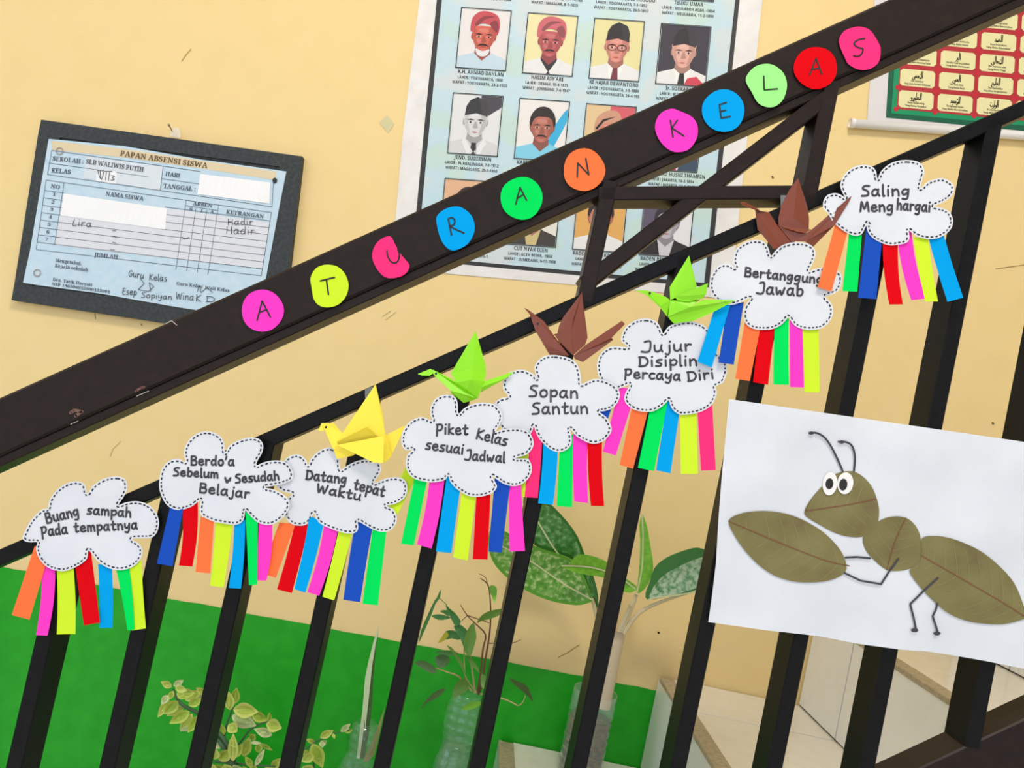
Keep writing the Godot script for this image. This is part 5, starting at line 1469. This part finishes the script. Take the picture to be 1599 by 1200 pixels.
func make_snake_plant():
	var z := 0.085
	var axis := P(Vector2(568, 1150), z)
	var top := P(Vector2(573, 1128), z).y
	var base := Vector3(axis.x, -0.925, z)
	var H := top - base.y
	var R := 0.0245
	var t = bottle("small clear plastic bottle holding the sword shaped leaf", base, [[0.0, 0.002], [R * 1.2, 0.003], [R * 1.25, 0.02], [R * 1.25, H - 0.085], [R * 1.15, H - 0.07], [R * 0.82, H - 0.05], [R * 0.9, H - 0.04], [R * 0.98, H - 0.025], [R * 0.9, H - 0.008], [R * 0.7, H]], M.clear)
	var st := mb()
	lathe(st, base, [[0.0, 0.004], [R * 1.15, 0.005], [R * 1.2, 0.02], [R * 1.2, H - 0.087], [0.0, H - 0.087]])
	build(st, "water", M.water, t)
	var p = thing("snake_plant", "single sword shaped leaf with a pale edge standing in a small bottle", "plant", P(Vector2(566, 1180), z))
	st = mb()
	var pale := px([0, 0], 1.0, [592.5, 975, 591, 985, 586, 1010, 581, 1040, 576, 1090, 572, 1125, 566, 1185, 557, 1185, 562, 1140, 566, 1110, 570, 1060, 575, 1035, 583, 1003])
	sheet(st, pale, func(q): return z + 0.004 + (q.x - 570) * 0.0001, 6.0)
	build(st, "pale_edge", mat(c8(196, 212, 168), 0.45), p)
	st = mb()
	var dk := px([0, 0], 1.0, [591, 985, 586, 1025, 583, 1060, 581, 1100, 577, 1140, 569, 1185, 562, 1185, 568, 1140, 573, 1100, 577, 1060, 583, 1020])
	sheet(st, dk, func(q): return z + 0.001 - (q.x - 580) * 0.0003, 6.0)
	build(st, "blade", triplanar(mat(c8(255, 255, 255), 0.45), noise_tex(128, [[0.0, 0.5, 0.7, 1.0], [c8(30, 62, 24), c8(48, 84, 32), c8(84, 116, 58), c8(110, 138, 80)]], 0.25, 81), 18.0), p)
	st = mb()
	sheet(st, px([0, 0], 1.0, [601, 1104, 596, 1130, 592, 1150, 584, 1180, 574, 1190, 566, 1190, 580, 1160, 590, 1135]), flat_z(z - 0.006), 8.0)
	build(st, "side_leaf", mat(c8(150, 142, 88), 0.55), p)

func make_creeper():
	var z := 0.12
	var pb := P(Vector2(355, 1215), z)
	var base := Vector3(pb.x, -0.925, z)
	var t = thing("plant_pot", "small brown pot on the stair below the variegated creeper", "pot", base)
	var st := mb()
	var H: float = pb.y - base.y - 0.01
	lathe(st, base, [[0.0, 0.0], [0.04, 0.0], [0.05, H - 0.02], [0.056, H - 0.02], [0.056, H], [0.048, H], [0.046, H - 0.015], [0.0, H - 0.015]])
	build(st, "pot_body", mat(c8(104, 70, 48), 0.7), t)
	var p = thing("variegated_creeper", "bushy creeper with small yellow green variegated leaves", "plant", pb)
	var pale := [mat(c8(200, 208, 104), 0.45), mat(c8(206, 212, 152), 0.45), mat(c8(186, 202, 84), 0.45)]
	var mid := [mat(c8(170, 190, 66), 0.45), mat(c8(168, 190, 116), 0.45), mat(c8(150, 180, 50), 0.45)]
	var o := [230, 1020]
	var s := 6.6625
	var A := [[255, 355, 140, 300, 65], [272, 345, 378, 285, 55], [270, 395, 222, 495, 50], [290, 365, 415, 395, 65], [305, 420, 425, 470, 75], [230, 495, 108, 672, 75], [215, 440, 145, 540, 60], [320, 505, 175, 640, 100], [380, 560, 205, 655, 85], [440, 610, 228, 738, 100], [470, 640, 335, 800, 90], [520, 690, 340, 815, 100], [540, 660, 420, 830, 90], [390, 490, 560, 400, 100], [430, 545, 570, 480, 80], [600, 430, 508, 362, 60], [560, 500, 600, 375, 70], [350, 420, 500, 420, 80],
		[860, 595, 840, 395, 95], [900, 535, 930, 362, 85], [895, 590, 1155, 612, 135], [880, 655, 1135, 760, 140], [1085, 640, 1255, 705, 95], [845, 745, 935, 825, 105], [1270, 720, 1270, 618, 40], [1240, 735, 1400, 785, 120], [1295, 858, 1110, 792, 85], [785, 865, 765, 735, 70], [890, 1130, 895, 838, 90], [895, 1090, 990, 945, 80], [1000, 1080, 1065, 872, 95], [1075, 935, 1190, 940, 30], [1180, 945, 1305, 1018, 36], [1070, 900, 1125, 850, 70], [1155, 1040, 1165, 930, 65], [750, 1125, 865, 1010, 110], [1120, 1180, 1222, 1000, 50], [1090, 1190, 1018, 1075, 60], [1290, 1210, 1390, 1095, 75], [860, 900, 935, 985, 70], [700, 1110, 720, 1000, 80], [640, 900, 760, 1000, 80], [610, 760, 720, 860, 80], [640, 640, 760, 760, 90],
		[760, 1250, 690, 1170, 110], [840, 1260, 800, 1160, 110], [930, 1260, 900, 1165, 110], [1010, 1260, 1000, 1180, 80], [680, 1260, 660, 1150, 90], [1150, 1240, 1060, 1180, 60], [1200, 1250, 1300, 1200, 60]]
	var o2 := [440, 960]
	var Bq := [[460, 917, 537, 853, 45], [490, 917, 553, 900, 40], [300, 962, 405, 905, 62], [400, 930, 413, 972, 26], [258, 1000, 190, 975, 40], [300, 1020, 352, 985, 45], [240, 1010, 320, 1200, 115], [250, 1100, 150, 1150, 75], [215, 1080, 160, 1090, 55], [250, 1240, 160, 1190, 90], [310, 990, 320, 1040, 45]]
	rng.seed = 12
	var all := []
	for q in A:
		var e := px(o, s, q.slice(0, 4))
		all.append([e[0], e[1], q[4] * 1.2 / s])
	for q in Bq:
		var e := px(o2, 5.0, q.slice(0, 4))
		all.append([e[0], e[1], q[4] / 5.0])
	var n := 0
	for q in all:
		var k: int = [0, 1, 2, 0, 2][n % 5]
		var zz := z + 0.004 + 0.0045 * (n * 7 % 11)
		var lf = leaf_part(p, "leaf", smooth(lens(q[0], q[1], q[2]), 2), q[0], q[1], zz, 0.0008, 0.006, pale[k], 5.0)
		var a: Vector2 = q[0].lerp(q[1], 0.08)
		var b: Vector2 = q[0].lerp(q[1], 0.9)
		leaf_part(lf, "green_centre", smooth(lens(a, b, q[2], 0.52), 2), q[0], q[1], zz + 0.0006, 0.0008, 0.006, mid[k], 5.0)
		n += 1
	var sm := mat(c8(74, 110, 74), 0.55)
	for q in [[o, s, [265, 380, 300, 460, 350, 530, 430, 580, 530, 630, 700, 780, 800, 900, 880, 1030, 900, 1130, 870, 1300], 0.0022, 0.0036], [o, s, [800, 880, 812, 800, 830, 730, 860, 650, 890, 570], 0.0022, 0.0014], [o, s, [900, 1010, 990, 900, 1060, 810, 1150, 750, 1260, 715], 0.002, 0.0012], [o, s, [730, 880, 780, 960, 850, 1060, 880, 1200], 0.0045, 0.0045], [o, s, [700, 1130, 900, 1150, 1100, 1170, 1330, 1185], 0.002, 0.0014], [o2, 5.0, [60, 1190, 150, 1090, 240, 1012, 330, 962, 420, 926, 540, 900], 0.0016, 0.0009], [o2, 5.0, [250, 1240, 248, 1150, 220, 1080, 175, 1070], 0.0014, 0.0009]]:
		st = mb()
		tube(st, pz(smooth(px(q[0], q[1], q[2]), 3, false), z + 0.01, z + 0.02), q[3], q[4], 7)
		build(st, "stem", sm, p)

# ---------------------------------------------------------------- the lamp on the ceiling, outside the picture
func make_lamp():
	var at := Vector3(0.1, 2.15, 1.7)
	var t = thing("ceiling_lamp", "square white ceiling panel lamp above the stair hall", "lamp", at)
	var st := mb()
	chamfer_box(st, at + Vector3(-0.32, -0.03, -0.32), at + Vector3(0.32, 0, 0.32), 0.004)
	build(st, "lamp_housing", M.white_plastic, t)
	st = mb()
	box(st, at + Vector3(-0.29, -0.034, -0.29), at + Vector3(0.29, -0.03, 0.29))
	var m := mat(c8(255, 255, 255), 0.5)
	m.emission_enabled = true
	m.emission = Color(1, 0.97, 0.92)
	m.emission_energy_multiplier = 3.0
	build(st, "lamp_diffuser", m, t)
	var l := AreaLight3D.new()
	l.name = "lamp_light"
	l.area_size = Vector2(0.58, 0.58)
	l.area_normalize_energy = true
	l.light_energy = LAMP_ENERGY
	l.light_color = Color(1, 0.97, 0.92)
	l.shadow_enabled = true
	l.set("area_range", 12.0)
	t.add_child(l)
	l.position = Vector3(0, -0.04, 0)
	l.rotation = Vector3(-PI / 2, 0, 0)
